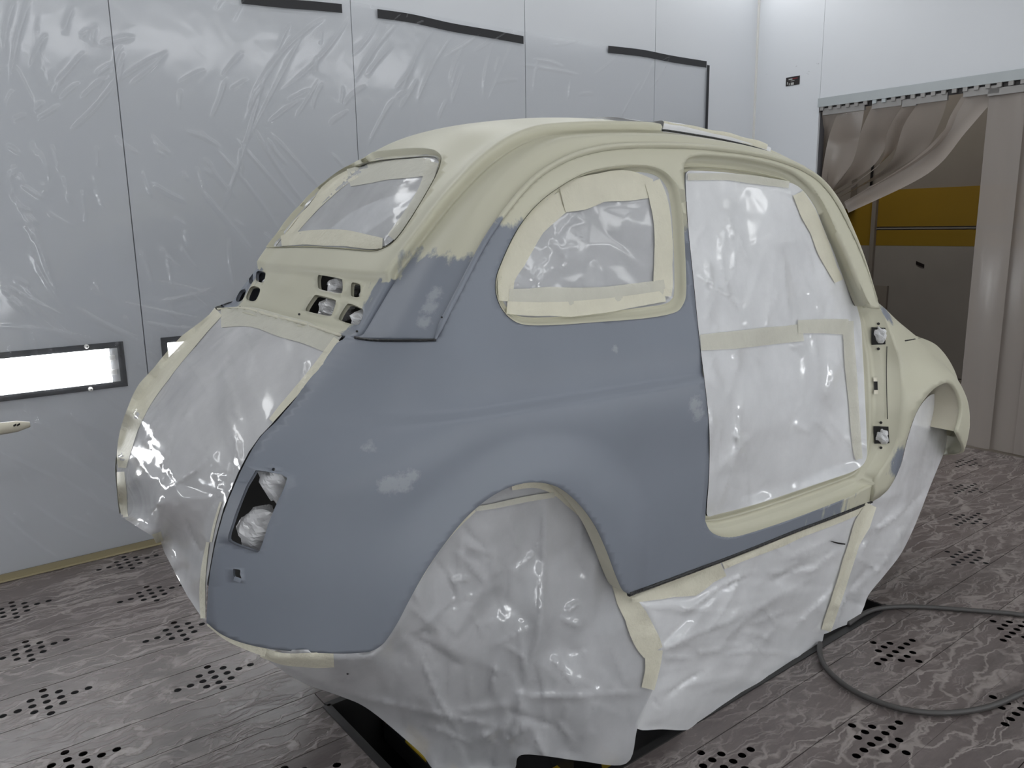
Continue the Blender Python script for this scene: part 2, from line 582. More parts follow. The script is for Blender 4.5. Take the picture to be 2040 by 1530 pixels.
# ------------------------------------------------------------------ surfaces
class Surf:
    def __init__(self, fn, u, v):
        self.fn = fn
        U, V = np.meshgrid(u, v, indexing='ij')
        P = fn(U.ravel(), V.ravel()); nu, nv = len(u), len(v)
        self.uvs = np.stack([U.ravel(), V.ravel()], 1); self.P = P
        tr = []
        for i in range(nu - 1):
            for j in range(nv - 1):
                a = i * nv + j; tr += [(a, a + nv, a + nv + 1), (a, a + nv + 1, a + 1)]
        self.tr = tr
        self.bvh = BVHTree.FromPolygons([Vector(p) for p in P], tr, all_triangles=True)

    def _uv(self, loc, idx):
        a, b, c = (self.P[i] for i in self.tr[idx]); ua, ub, uc = (self.uvs[i] for i in self.tr[idx])
        v0, v1, v2 = b - a, c - a, np.array(loc) - a
        d00, d01, d11, d20, d21 = v0 @ v0, v0 @ v1, v1 @ v1, v2 @ v0, v2 @ v1
        den = d00 * d11 - d01 * d01 + 1e-20
        w1 = (d11 * d20 - d01 * d21) / den; w2 = (d00 * d21 - d01 * d20) / den
        return ua + w1 * (ub - ua) + w2 * (uc - ua)

    def hit(self, px, py):
        d = Vector(ray(px, py)).normalized()
        loc, nor, idx, dist = self.bvh.ray_cast(Vector(CAM), d)
        if loc is None:
            best = None
            for s in np.linspace(1.0, 4.5, 120):
                q = Vector(CAM) + d * s
                l2, n2, i2, ds = self.bvh.find_nearest(q)
                if best is None or ds < best[0]: best = (ds, l2, i2)
            loc, idx = best[1], best[2]
        return np.array(loc), self._uv(loc, idx)

    def uv(self, pts):
        return np.array([self.hit(*p)[1] for p in pts])

    def pt(self, pts):
        return np.array([self.hit(*p)[0] for p in pts])

    def normal(self, u, v, e=1e-3):
        a = self.fn(u + e, v) - self.fn(u - e, v); b = self.fn(u, v + e) - self.fn(u, v - e)
        n = np.cross(a, b); return n / (np.linalg.norm(n, axis=1)[:, None] + 1e-12)


def sstep(a, b, x):
    t = np.clip((x - a) / (b - a), 0, 1); return t * t * (3 - 2 * t)


def interp_s(x, xs, ys):
    """smooth (Catmull-Rom) table lookup"""
    xs = np.asarray(xs, float); ys = np.asarray(ys, float)
    x = np.clip(x, xs[0], xs[-1]); i = np.clip(np.searchsorted(xs, x) - 1, 0, len(xs) - 2)
    m = np.gradient(ys, xs); h = xs[i + 1] - xs[i]; t = (x - xs[i]) / h
    return ((2 * t**3 - 3 * t**2 + 1) * ys[i] + (t**3 - 2 * t**2 + t) * h * m[i]
            + (-2 * t**3 + 3 * t**2) * ys[i + 1] + (t**3 - t**2) * h * m[i + 1])


DROP_Z = [0.0, 0.15, 0.30, 0.45, 0.60, 0.70, 0.80, 0.85, 0.95, 1.05, 1.15, 1.22, 1.27, 1.40]
DROP_Y = [0.055, 0.030, 0.012, 0.002, 0.0, 0.010, 0.030, 0.044, 0.073, 0.105, 0.142, 0.170, 0.192, 0.26]
EDGE_Z = [0.0, 0.30, 0.39, 0.47, 0.54, 0.60, 0.65, 0.698, 0.77, 0.846, 0.95, 1.4]
EDGE_X = [-0.605, -0.605, -0.596, -0.576, -0.552, -0.530, -0.490, -0.436, -0.345, -0.272, -0.24, -0.20]
EDGE_Y = [0.41, 0.42, 0.43, 0.44, 0.45, 0.452, 0.45, 0.44, 0.435, 0.43, 0.44, 0.44]
LR = [0.46, 0.46, 0.45, 0.44, 0.43, 0.42, 0.40, 0.36, 0.27, 0.17, 0.14, 0.14]
ARCH_R = (0.02, 0.235)


def half_width(x, z):
    plan = 0.655 - 0.04 * np.clip((x - 0.5) / 1.1, 0, 2) ** 2
    w = plan - interp_s(z, DROP_Z, DROP_Y)
    zs = 0.704 - 0.014 * (x + 0.42)
    d = zs - z
    fade = sstep(-0.50, -0.25, x)
    w = w + 0.019 * sstep(-0.003, 0.012, d) * (1 - sstep(0.02, 0.22, d)) * (0.35 + 0.65 * fade)
    w = w - 0.0025 * np.exp(-((d + 0.03) / 0.03) ** 2) * fade
    r = np.hypot(x - ARCH_R[0], (z - ARCH_R[1]) * 1.02)
    w = w + 0.026 * (1 - sstep(0.285, 0.415, r)) * sstep(0.10, 0.30, r + 0.05)
    xe = interp_s(z, EDGE_Z, EDGE_X); ye = interp_s(z, EDGE_Z, EDGE_Y); L = interp_s(z, EDGE_Z, LR)
    t = np.clip((x - xe) / L, 0, 1)
    f = (1 - (1 - t) ** 2.2) ** 0.85
    return ye + (w - ye) * f


def side_fn(u, v):
    u, v = np.asarray(u, float), np.asarray(v, float)
    return np.stack([u, -half_width(u, v), v], -1)


SIDE = Surf(side_fn, np.linspace(-0.66, 1.75, 220), np.linspace(0.05, 1.36, 130))

GPX = [(868, 676), (884, 640), (910, 590), (940, 532), (968, 480), (998, 436), (1030, 394), (1070, 353), (1118, 323),
       (1170, 304), (1230, 294), (1310, 292), (1390, 295), (1460, 302), (1520, 312), (1575, 328), (1615, 347)]
KPX = [(712, 673, -.44), (735, 635, -.43), (784, 553, -.42), (822, 501, -.425), (856, 457, -.43), (891, 412, -.43),
       (928, 371, -.43), (966, 333, -.425), (1011, 299, -.42), (1052, 278, -.415), (1100, 266, -.41), (1194, 261, -.40),
       (1297, 262, -.39), (1370, 271, -.385), (1450, 285, -.385), (1520, 303, -.39), (1575, 326, -.40)]
CXZ = [(-.285, .843), (-.250, .885), (-.200, .962), (-.150, 1.020), (-.105, 1.075), (-.058, 1.130), (-.005, 1.185),
       (.055, 1.237), (.125, 1.285), (.195, 1.316), (.28, 1.334), (.45, 1.355), (.645, 1.364), (.79, 1.358), (.96, 1.344),
       (1.12, 1.32), (1.25, 1.275)]
GR = SIDE.pt(GPX)
KR = np.array([at(*k) for k in KPX])
rows = []
for g, k, c in zip(GR, KR, CXZ):
    C3 = np.array([c[0], 0, c[1]])
    def cross(y):
        f = abs(y / k[1]) ** 2.6
        return np.array([k[0] * f + C3[0] * (1 - f), y, k[2] * f + C3[2] * (1 - f)])
    out_ = (k - np.array([0.5, 0, 0.8])); out_[1] = k[1] * 1.2; out_ /= np.linalg.norm(out_)
    mid = 0.5 * (g + k); nrm = np.array([mid[0] - 0.45, mid[1] * 1.6, mid[2] - 0.72]); nrm /= np.linalg.norm(nrm)
    B = mid + nrm * 0.016
    B2 = k + (g - k) * 0.14 + nrm * 0.001
    C4 = cross(k[1] * 0.945) + nrm * 0.020
    half = [g, B, B2, k, C4, cross(k[1] * 0.82), cross(k[1] * 0.45)]
    rows.append(half + [C3] + [q * [1, -1, 1] for q in half[::-1]])
NET = np.array(rows)                    # stations x columns x 3, column 7 is the centre line
NCOL = NET.shape[1]; CEN = NCOL // 2


def net_fn(net):
    def cr(P, t):                        # P: 4 arrays
        a, b, c, d = P; t = t[:, None]
        return 0.5 * ((2 * b) + (c - a) * t + (2 * a - 5 * b + 4 * c - d) * t * t + (3 * b - a - 3 * c + d) * t ** 3)
    n0, n1 = net.shape[:2]
    def fn(u, v):
        u = np.clip(np.atleast_1d(np.asarray(u, float)), 0, n1 - 1 - 1e-6); v = np.clip(np.atleast_1d(np.asarray(v, float)), 0, n0 - 1 - 1e-6)
        i, j = u.astype(int), v.astype(int); fu, fv = u - i, v - j
        rowsv = []
        for dj in (-1, 0, 1, 2):
            jj = np.clip(j + dj, 0, n0 - 1)
            rowsv.append(cr([net[jj, np.clip(i + di, 0, n1 - 1)] for di in (-1, 0, 1, 2)], fu))
        return cr(rowsv, fv)
    return fn


_top0 = net_fn(NET)


def top_fn(u, v):
    p = _top0(u, v).copy(); u = np.atleast_1d(np.asarray(u, float)); v = np.atleast_1d(np.asarray(v, float))
    m = sstep(2.4, 3.4, u) * sstep(2.4, 3.4, NCOL - 1 - u)
    rec = (1 - sstep(1.85, 2.12, v)) * sstep(0.0, .45, v) * m            # vent panel sits back under the window shelf
    p[:, 0] += .013 * rec; p[:, 2] -= .004 * rec
    boss = np.exp(-((u - 7.3) / .35) ** 2 - ((v - 1.55) / .28) ** 2)      # small pressed boss in the middle
    p[:, 0] -= .008 * boss
    fade = sstep(1.6, 2.4, v) * (1 - sstep(12.0, 12.4, v))                # pressed crease beside the raised roof centre
    o = p - np.array([.55, 0, .70]); o[:, 1] *= 1.2; o /= np.linalg.norm(o, axis=1)[:, None]
    for uc, sg_ in ((3.0, 1), (NCOL - 4.0, -1)):
        du = (u - uc) * sg_
        p += o * ((-.007 * np.exp(-(du / .40) ** 2) + .004 * np.exp(-((du - 1.0) / .5) ** 2)) * fade)[:, None]
    return p


def top_in_fn(u, v, d=.014):
    e = 1e-2
    a = top_fn(u + e, v) - top_fn(u - e, v); c_ = top_fn(u, v + e) - top_fn(u, v - e)
    n = np.cross(a, c_); n /= np.linalg.norm(n, axis=1)[:, None] + 1e-12
    p = top_fn(u, v); s = np.sign(np.sum(n * (p - np.array([.55, 0, .7])), 1))[:, None]
    return p - n * s * d


TOP_IN = Surf(top_in_fn, np.linspace(.05, NCOL - 1.05, 110), np.linspace(.05, 15.95, 110))
TOP = Surf(top_fn, np.linspace(0, NCOL - 1, 140), np.linspace(0, 16, 130))

FRONT_X = [1.40, 1.55, 1.75, 1.90, 2.02, 2.13, 2.22, 2.30, 2.335]
FS = [
    [(-.588, .10), (-.610, .30), (-.622, .45), (-.612, .60), (-.59, .72), (-.55, .80), (-.50, .83), (-.30, .865), (0, .875)],
    [(-.588, .10), (-.608, .30), (-.618, .44), (-.610, .57), (-.592, .69), (-.555, .772), (-.50, .812), (-.28, .85), (0, .86)],
    [(-.600, .10), (-.615, .28), (-.620, .42), (-.608, .54), (-.580, .635), (-.53, .698), (-.46, .727), (-.25, .775), (0, .79)],
    [(-.590, .10), (-.608, .27), (-.612, .40), (-.600, .50), (-.568, .58), (-.52, .635), (-.45, .662), (-.25, .71), (0, .73)],
    [(-.575, .10), (-.598, .26), (-.602, .38), (-.590, .47), (-.558, .55), (-.51, .605), (-.44, .632), (-.25, .665), (0, .68)],
    [(-.545, .10), (-.578, .25), (-.582, .36), (-.572, .44), (-.542, .515), (-.495, .572), (-.43, .600), (-.25, .615), (0, .625)],
    [(-.48, .12), (-.53, .25), (-.54, .34), (-.53, .41), (-.505, .475), (-.465, .525), (-.41, .550), (-.25, .555), (0, .56)],
    [(-.38, .16), (-.44, .26), (-.45, .33), (-.44, .38), (-.425, .42), (-.40, .45), (-.36, .468), (-.22, .47), (0, .475)],
    [(-.30, .24), (-.34, .28), (-.35, .32), (-.345, .34), (-.335, .36), (-.32, .375), (-.29, .385), (-.18, .39), (0, .395)],
]
FNET = np.array([[[x, y, z] for y, z in s] for x, s in zip(FRONT_X, FS)])
ARCH_F = (1.80, 0.21)
_front0 = net_fn(FNET)


def front_fn(u, v):
    p = _front0(u, v)
    r = np.hypot(p[:, 0] - ARCH_F[0], p[:, 2] - ARCH_F[1])
    k = (1 - sstep(0.32, 0.40, r)) * sstep(0.42, 0.54, -p[:, 1])
    p = p.copy(); p[:, 1] += 0.018 * sstep(1.85, 2.05, p[:, 0]) * sstep(.40, .52, -p[:, 1]); p[:, 1] -= 0.036 * k * sstep(1.55, 1.75, p[:, 0]) + .010 * k
    return p


FRONT = Surf(front_fn, np.linspace(0, 8, 70), np.linspace(0, 8, 70))


def grey_attr(P, where):
    x, y, z = P[:, 0], np.abs(P[:, 1]), P[:, 2]
    if where == 'side':
        s = 1.075 - z - 0.02 * (x > 0.5)
        s = np.where((x > 0.95) & (z > 0.4), -0.3, s)
        sill = np.clip((1.18 - x) * 0.14, -0.05, 0.2) - np.clip((z - 0.23) * 0.5, -0.02, 0.1) * (x > 0.75)
        s = np.where((x > 0.80) & (z < 0.4), np.minimum(s, sill), s)
    elif where == 'top':
        s = np.minimum(1.005 - z, (y - np.where(z > 0.95, 0.43, 0.375)))
    else:
        s = np.full(len(P), -0.3)
        s = np.maximum(s, 0.05 - 1.2 * np.hypot(x - 1.60, (z - 0.27) * 0.7))
        s = np.maximum(s, 0.03 - np.hypot(x - 1.58, (z - 0.76)))
    return s


SPOT_PX = [(772, 968, 22), (800, 962, 24), (822, 950, 16), (1385, 806, 20), (1392, 826, 16), (735, 892, 14), (866, 585, 18), (856, 612, 20), (846, 640, 18), (1225, 695, 9)]


def spot_attr(P):
    q = proj(P); s = np.zeros(len(P))
    for a, b, r in SPOTS3:
        s = np.maximum(s, np.exp(-np.sum((P - a) ** 2, 1) / b ** 2))
    return s


SPOTS3 = []
for a_, b_, r_ in SPOT_PX:
    p_ = SIDE.hit(a_, b_)[0]
    if 840 < a_ < 870 and b_ < 660: p_ = TOP.hit(a_, b_)[0]
    SPOTS3.append((p_, r_ * np.linalg.norm(p_ - CAM) / FPX, r_))


def panel(name, surf, outer, holes, step, parent, where, lips=(), mirror=False, mat='paint', flip=False):
    """cut a sheet-metal panel out of a surface; lips = {loop index: depth} turned-in edges"""
    vo, tri, loops = fill2d(outer, holes, step)
    P = surf.fn(vo[:, 0], vo[:, 1]); Nn = surf.normal(vo[:, 0], vo[:, 1])
    # outward = towards larger distance from the car's inner axis
    cen = np.array([0.6, 0, 0.6]); sgn = np.sign(np.sum((P - cen) * Nn, 1)); s = 1 if np.median(sgn) > 0 else -1
    Nn *= s
    V = list(P); F = [tuple(t) for t in tri]
    a, b, c = P[tri[:, 0]], P[tri[:, 1]], P[tri[:, 2]]
    if np.median(np.sign(np.sum(np.cross(b - a, c - a) * Nn[tri[:, 0]], 1))) < 0: F = [f[::-1] for f in F]
    for li, depth in dict(lips).items():
        L = loops[li]; base = len(V)
        for i in L: V.append(P[i] - Nn[i] * depth)
        k = len(L)
        for i in range(k): F.append((L[i], L[(i + 1) % k], base + (i + 1) % k, base + i))
    V = np.array(V)
    if mirror:
        V = V * [1, -1, 1]; F = [f[::-1] for f in F]
    ga = grey_attr(V, where); sa = spot_attr(V) if not mirror else np.zeros(len(V))
    return mesh_obj(name, V, F, mat, parent, attrs={'grey': ga, 'spot': sa})


def loop_px(surf, px, step, smooth=True, closed=True):
    p = np.asarray(px, float)
    if smooth: p = resample(spline(p, 6, closed), 6, closed)
    uv = surf.uv(p)
    return uv


# ------------------------------------------------------------------ depth maps for films
def depth_rbf(ctrl):
    """ctrl: list of 3-D points on the sheet; returns function pixel -> point on a smooth sheet through them"""
    Q = np.array([np.asarray(c, float) for c in ctrl]); q = proj(Q); dep = (Q - CAM) @ AX[2]
    n = len(Q); S = q / 500.0
    R = np.linalg.norm(S[:, None] - S[None], axis=2)
    A = np.zeros((n + 3, n + 3)); A[:n, :n] = R + 1e-4 * np.eye(n); A[:n, n] = 1; A[:n, n + 1:] = S; A[n, :n] = 1; A[n + 1:, :n] = S.T
    w = np.linalg.solve(A, np.concatenate([dep, [0, 0, 0]]))
    def f(px):
        px = np.atleast_2d(np.asarray(px, float)); s = px / 500.0
        r = np.linalg.norm(s[:, None] - S[None], axis=2)
        d = r @ w[:n] + w[n] + s @ w[n + 1:]
        dirs = np.stack([(px[:, 0] - 1020) / FPX, -(px[:, 1] - 765) / FPX, np.ones(len(px))], 1) @ AX
        return CAM + dirs * d[:, None]
    return f


def depth_surf(surf, back=0.0):
    def f(px):
        px = np.atleast_2d(px); P = surf.pt(px)
        d = P - CAM; L = np.linalg.norm(d, axis=1)[:, None]
        return P + d / L * back
    return f


def depth_mesh(o, fallback):
    bv = BVHTree.FromPolygons([v.co for v in o.data.vertices], [tuple(p.vertices) for p in o.data.polygons])
    VP = np.array([v.co[:] for v in o.data.vertices]); vq = proj(VP); vd = (VP - CAM) @ AX[2]
    def f(px):
        out = []
        for x, y in np.atleast_2d(px):
            loc = bv.ray_cast(Vector(CAM), Vector(ray(x, y)).normalized())[0]
            if loc is None:                                   # just off the edge: keep the depth of the nearest edge point
                loc = CAM + ray(x, y) * vd[np.argmin(np.sum((vq - [x, y]) ** 2, 1))]
            out.append(np.array(loc))
        return np.array(out)
    return f


def facets(pts, cell, seed):
    """crumpled-paper relief: random triangulated heights"""
    rg = np.random.default_rng(seed)
    lo, hi = pts.min(0) - cell * 1.5, pts.max(0) + cell * 1.5
    nx, ny = (np.ceil((hi - lo) / cell)).astype(int) + 1
    gx, gy = np.meshgrid(np.arange(nx), np.arange(ny), indexing='ij')
    H = rg.uniform(-1, 1, (nx, ny)); J = rg.uniform(-0.36, 0.36, (nx, ny, 2)); flipd = rg.random((nx, ny)) > 0.5
    P = np.stack([gx, gy], -1) + J
    # warp lookup by cell: test the two triangles of the cell and its neighbours
    S = (pts - lo) / cell; out = np.zeros(len(pts)); done = np.zeros(len(pts), bool)
    ci = np.floor(S).astype(int)
    for di in (0, -1, 1):
        for dj in (0, -1, 1):
            i = np.clip(ci[:, 0] + di, 0, nx - 2); j = np.clip(ci[:, 1] + dj, 0, ny - 2)
            c = [(i, j), (i + 1, j), (i + 1, j + 1), (i, j + 1)]
            fl = flipd[i, j]
            for k in range(2):
                ids = np.where(fl, 0, 1)
                t0 = [c[0], c[1], c[2]] if k == 0 else [c[0], c[2], c[3]]
                t1 = [c[0], c[1], c[3]] if k == 0 else [c[1], c[2], c[3]]
                A = [np.where(fl[:, None], P[t0[m]], P[t1[m]]) for m in range(3)]
                h = [np.where(fl, H[t0[m]], H[t1[m]]) for m in range(3)]
                v0, v1, v2 = A[1] - A[0], A[2] - A[0], S - A[0]
                den = v0[:, 0] * v1[:, 1] - v0[:, 1] * v1[:, 0] + 1e-12
                w1 = (v2[:, 0] * v1[:, 1] - v2[:, 1] * v1[:, 0]) / den
                w2 = (v0[:, 0] * v2[:, 1] - v0[:, 1] * v2[:, 0]) / den
                ok = (~done) & (w1 >= -1e-6) & (w2 >= -1e-6) & (w1 + w2 <= 1 + 1e-6)
                val = h[0] * (1 - w1 - w2) + h[1] * w1 + h[2] * w2
                out[ok] = val[ok]; done |= ok
    return out


def ridge(pts, p0, p1, w, amp, bend=0.0):
    p0, p1 = np.asarray(p0, float), np.asarray(p1, float); d = p1 - p0; L = np.linalg.norm(d); d /= L; nn = np.array([-d[1], d[0]])
    t = ((pts - p0) @ d) / L; off = (pts - p0) @ nn - bend * L * 4 * t * (1 - t)
    env = np.clip(np.minimum((t + 0.05) / 0.2, (1.05 - t) / 0.3), 0, 1)
    return amp * env * np.exp(-np.abs(off) / w)


def film(name, poly, depth, mat, step=8, crumple=((90, .008), (35, .003)), ridges=(), pin=18, parent=None, seed=1, holes=(), smooth=True, spl=True, pull=None, grain=(0, 1.0), folds=()):
    poly = np.asarray(poly, float)
    P2 = resample(spline(poly, 6, True), step, True) if spl else densify(poly, step)
    vo, tri, loops = fill2d(P2, [densify(h, step) for h in holes], step, 0.25)
    base = depth(vo)
    h = np.zeros(len(vo))
    ga = math.radians(grain[0]); gr_ = np.array([[math.cos(ga), math.sin(ga)], [-math.sin(ga), math.cos(ga)]])
    vg = (vo @ gr_.T) / np.array([grain[1], 1.0])          # stretched along the grain
    for k, (c, a) in enumerate(crumple): h += a * facets(vg, c, seed * 17 + k)
    if pin:
        h *= np.clip(dist_poly(P2, vo) / pin, 0.05, 1)
    rgf = np.random.default_rng(seed + 500)
    for (cnt, ang, spread, ln, w, amp) in folds:           # random sharp folds
        for _ in range(cnt):
            p = vo[rgf.integers(len(vo))]; an = math.radians(ang + rgf.normal(0, spread)); L_ = ln * rgf.uniform(.4, 1.3)
            h += ridge(vo, p, p + L_ * np.array([math.cos(an), math.sin(an)]), w * rgf.uniform(.6, 1.5), amp * rgf.uniform(.4, 1.2) * (1 if rgf.random() < .75 else -1), rgf.uniform(-.08, .08))
    for r in ridges: h += ridge(vo, *r)
    if pull is not None: h += pull(vo)
    d = CAM - base; L = np.linalg.norm(d, axis=1)[:, None]
    V = base + d / L * h[:, None]
    return mesh_obj(name, V, tri, mat, parent, smooth=smooth)


def lifted(depth, lift):
    def f(px):
        b = depth(px); d = CAM - b
        return b + d / np.linalg.norm(d, axis=1)[:, None] * lift
    return f


def tape(name, line, width, depth, mat='tape', lift=0.004, parent=None, seed=3, wob=0.10, crumple=0.0022, spl=True):
    """a strip of tape stuck along a line; width in px (number or per-point list)"""
    L0 = np.asarray(line, float)
    w0 = np.array(width if hasattr(width, '__len__') else [width] * len(L0), float)
    LW = np.column_stack([L0, w0])
    if spl and len(LW) > 2: LW = spline(LW, 8)
    LW = resample(LW, 7.0)
    L, W = LW[:, :2], LW[:, 2]
    t = np.gradient(L, axis=0); t /= np.linalg.norm(t, axis=1)[:, None] + 1e-9; nn = np.stack([-t[:, 1], t[:, 0]], 1)
    rg = np.random.default_rng(seed); nacross = 5; pts = []
    e0 = 1 + wob * np.interp(np.arange(len(L)), np.arange(0, len(L) + 6, 6), rg.normal(0, 1, len(np.arange(0, len(L) + 6, 6))))
    e1 = 1 + wob * np.interp(np.arange(len(L)), np.arange(0, len(L) + 6, 6), rg.normal(0, 1, len(np.arange(0, len(L) + 6, 6))))
    for i in range(len(L)):
        for k in range(nacross):
            f = -0.5 + k / (nacross - 1); e = e0[i] if f < 0 else e1[i]
            pts.append(L[i] + nn[i] * W[i] * f * e)
    pts = np.array(pts)
    base = depth(pts); h = lift + crumple * (facets(pts, 26, seed + 50) + .5 * facets(pts, 11, seed + 90))
    d = CAM - base; V = base + d / np.linalg.norm(d, axis=1)[:, None] * h[:, None]
    F = []
    for i in range(len(L) - 1):
        for k in range(nacross - 1):
            a = i * nacross + k; F.append((a, a + 1, a + nacross + 1, a + nacross))
    return mesh_obj(name, V, F, mat, parent)

# ================================================================== THE BOOTH
def quad_prism(c0, c1, z0, z1, thick):
    """upright slab from floor-plan point c0 to c1 (room a,b), thick in the outward direction"""
    (a0, b0), (a1, b1) = c0, c1
    p = room(a0, b0, z0); ex = T * (a1 - a0) + N * (b1 - b0)
    nrm = np.array([ex[1], -ex[0], 0]); nrm /= np.linalg.norm(nrm)
    return box_geo(p, ex, nrm * thick, np.array([0, 0, z1 - z0]))


# --- left wall: dark backing and one object per panel
wl = struct(mesh_obj('wall_left', *room_box(REAR_A, WALL_A, WALL_B + 0.02, WALL_B + 0.08, FLOOR, CEIL), 'wall_gap', smooth=False))
LAMP_Z0, LAMP_Z1 = 0.412, 0.585
k = 0
a1 = WALL_A
while a1 > REAR_A + 0.01:
    a0 = max(a1 - PANEL, REAR_A)
    g = 0.0022
    mesh_obj('panel', *room_box(a0 + g, a1 - (g if k else 0), WALL_B, WALL_B + 0.02, FLOOR, CEIL), 'wall', wl, smooth=False)
    a1 = a0; k += 1

# --- end wall with the doorway
B_JAMB, Z_LINT = 1.30, 1.889
we = struct(mesh_obj('wall_end', *join_geo([
    room_box(WALL_A + 0.02, WALL_A + 0.08, B_JAMB, WALL_B, FLOOR, CEIL),
    room_box(WALL_A + 0.02, WALL_A + 0.08, NEAR_B, B_JAMB, Z_LINT, CEIL),
    room_box(WALL_A + 0.02, WALL_A + 0.08, NEAR_B, -1.6, FLOOR, Z_LINT)]), 'wall_gap', smooth=False))
mesh_obj('panel', *room_box(WALL_A, WALL_A + 0.02, B_JAMB + 0.001, WALL_B, FLOOR, CEIL), 'wall_smudged', we, smooth=False)
mesh_obj('panel', *room_box(WALL_A, WALL_A + 0.02, B_JAMB - 1.9, B_JAMB - 0.001, Z_LINT, CEIL), 'wall', we, smooth=False)
mesh_obj('panel', *room_box(WALL_A, WALL_A + 0.02, NEAR_B, B_JAMB - 1.904, Z_LINT, CEIL), 'wall', we, smooth=False)
mesh_obj('panel', *room_box(WALL_A, WALL_A + 0.02, NEAR_B, -1.6, FLOOR, Z_LINT - 0.002), 'wall', we, smooth=False)
mesh_obj('corner_strip', *room_box(WALL_A - 0.012, WALL_A + 0.001, WALL_B - 0.012, WALL_B + 0.001, FLOOR, CEIL), 'plastic_white', we, smooth=False)

wn = struct(mesh_obj('wall_near', *room_box(REAR_A, WALL_A, NEAR_B - 0.08, NEAR_B, FLOOR, CEIL), 'wall', smooth=False))
wr = struct(mesh_obj('wall_rear', *room_box(REAR_A - 0.08, REAR_A, NEAR_B, WALL_B, FLOOR, CEIL), 'wall', smooth=False))
ce = struct(mesh_obj('ceiling', *room_box(REAR_A, WALL_A, NEAR_B, WALL_B, CEIL, CEIL + 0.06), 'ceiling', smooth=False))

# --- floor plates with punched holes, pit in the middle
PIT = (-0.142, 1.76, -0.60, 0.15)       # a0, a1, b0, b1
HR, HS = 0.0115, 0.0385
CLUSTER = [(-3, 0), (-2, 0), (2, 0), (3, 0)] + [(i, j) for i in (-1, 1) for j in (-1, 0, 1)] + [(0, j) for j in (-2, -1, 0, 1, 2)]
fl = struct(mesh_obj('floor', *join_geo([room_box(REAR_A, WALL_A, NEAR_B, WALL_B, FLOOR - 0.9, FLOOR - 0.85)]), 'void', smooth=False))


def plate(a0, a1, b0, b1, cl):
    g = 0.0014
    a0 += g; a1 -= g; b0 += g; b1 -= g
    outer = densify(np.array([(a0, b0), (a1, b0), (a1, b1), (a0, b1)]), 0.5)
    holes = []
    for (ca, cb) in cl:
        for i, j in CLUSTER:
            x, y = ca + i * HS, cb + j * HS
            if a0 + HR < x < a1 - HR and b0 + HR < y < b1 - HR:
                ang = np.arange(10) * 2 * math.pi / 10
                holes.append(np.stack([x + HR * np.cos(ang), y + HR * np.sin(ang)], 1))
    vo, tri, loops = fill2d(outer, holes, (0.25, 0.09))
    P = np.array([room(a, b, FLOOR) for a, b in vo])
    F = [tuple(t) for t in tri]
    n = np.cross(P[tri[0][1]] - P[tri[0][0]], P[tri[0][2]] - P[tri[0][0]])
    V = list(P)
    if n[2] < 0: F = [f[::-1] for f in F]
    for li, L in enumerate(loops):
        b = len(V); V += [P[i] - np.array([0, 0, 0.0015 if li else 0.012]) for i in L]; kk = len(L)
        for i in range(kk): F.append((L[i], L[(i + 1) % kk], b + (i + 1) % kk, b + i))
    mesh_obj('floor_plate', V, F, 'floor', fl, smooth=False)


left_rows = [1.686 - 0.1935 * i for i in range(8)]
seamsL = [WALL_B] + [r - 0.0968 for r in left_rows]
for i, r in enumerate(left_rows):
    a_off = -0.352 if i % 2 == 0 else -0.80
    cl = [(a_off + 0.94 * m, r) for m in range(-3, 5)]
    plate(REAR_A, -1.35, seamsL[i + 1], seamsL[i], [c for c in cl if c[0] < -1.35])
    plate(-1.35, WALL_A, seamsL[i + 1], seamsL[i], [c for c in cl if c[0] > -1.35])
bL = seamsL[-1]
plate(REAR_A, PIT[0], PIT[3], bL, []); plate(PIT[0], WALL_A, PIT[3], bL, [])
for b0, b1, r, offs in [(0.05, PIT[3], 0.1, []), (-0.1, 0.05, -.003, [3.856]), (-0.3, -0.1, -.202, [3.372, 2.43]),
                        (-0.5, -0.3, -.404, [2.912, 3.86]), (-0.685, -0.5, -.593, [2.442, 3.39])]:
    plate(PIT[1], WALL_A, b0, b1, [(o, r) for o in offs])
for b0, b1, r, off in [(-0.02, PIT[3], 0.05, -.8), (-0.215, -0.02, -.118, -.352), (-0.41, -0.215, -.31, -.8), (-0.685, -0.41, -.55, -.352)]:
    plate(REAR_A, PIT[0], b0, b1, [(off - 0.94 * m, r) for m in range(0, 3)])
plate(PIT[0], PIT[1], -0.685, PIT[2], [])
right_rows = [(-.777, [.556, 1.468, 3.3, -.4, -1.3]), (-.972, [.983, 1.935, 2.9, 0.03, -.9]), (-1.165, [1.437, 2.4, .49, -.45])] + \
    [(-1.165 - .195 * i, [(.0 if i % 2 else .48) + .95 * m for m in range(-2, 4)]) for i in range(1, 9)]
for r, offs in right_rows:
    plate(REAR_A, WALL_A, r - 0.0975, r + 0.0975 if r != -.777 else -0.685, [(o, r) for o in offs])
plate(REAR_A, WALL_A, NEAR_B, right_rows[-1][0] - 0.0975, [])
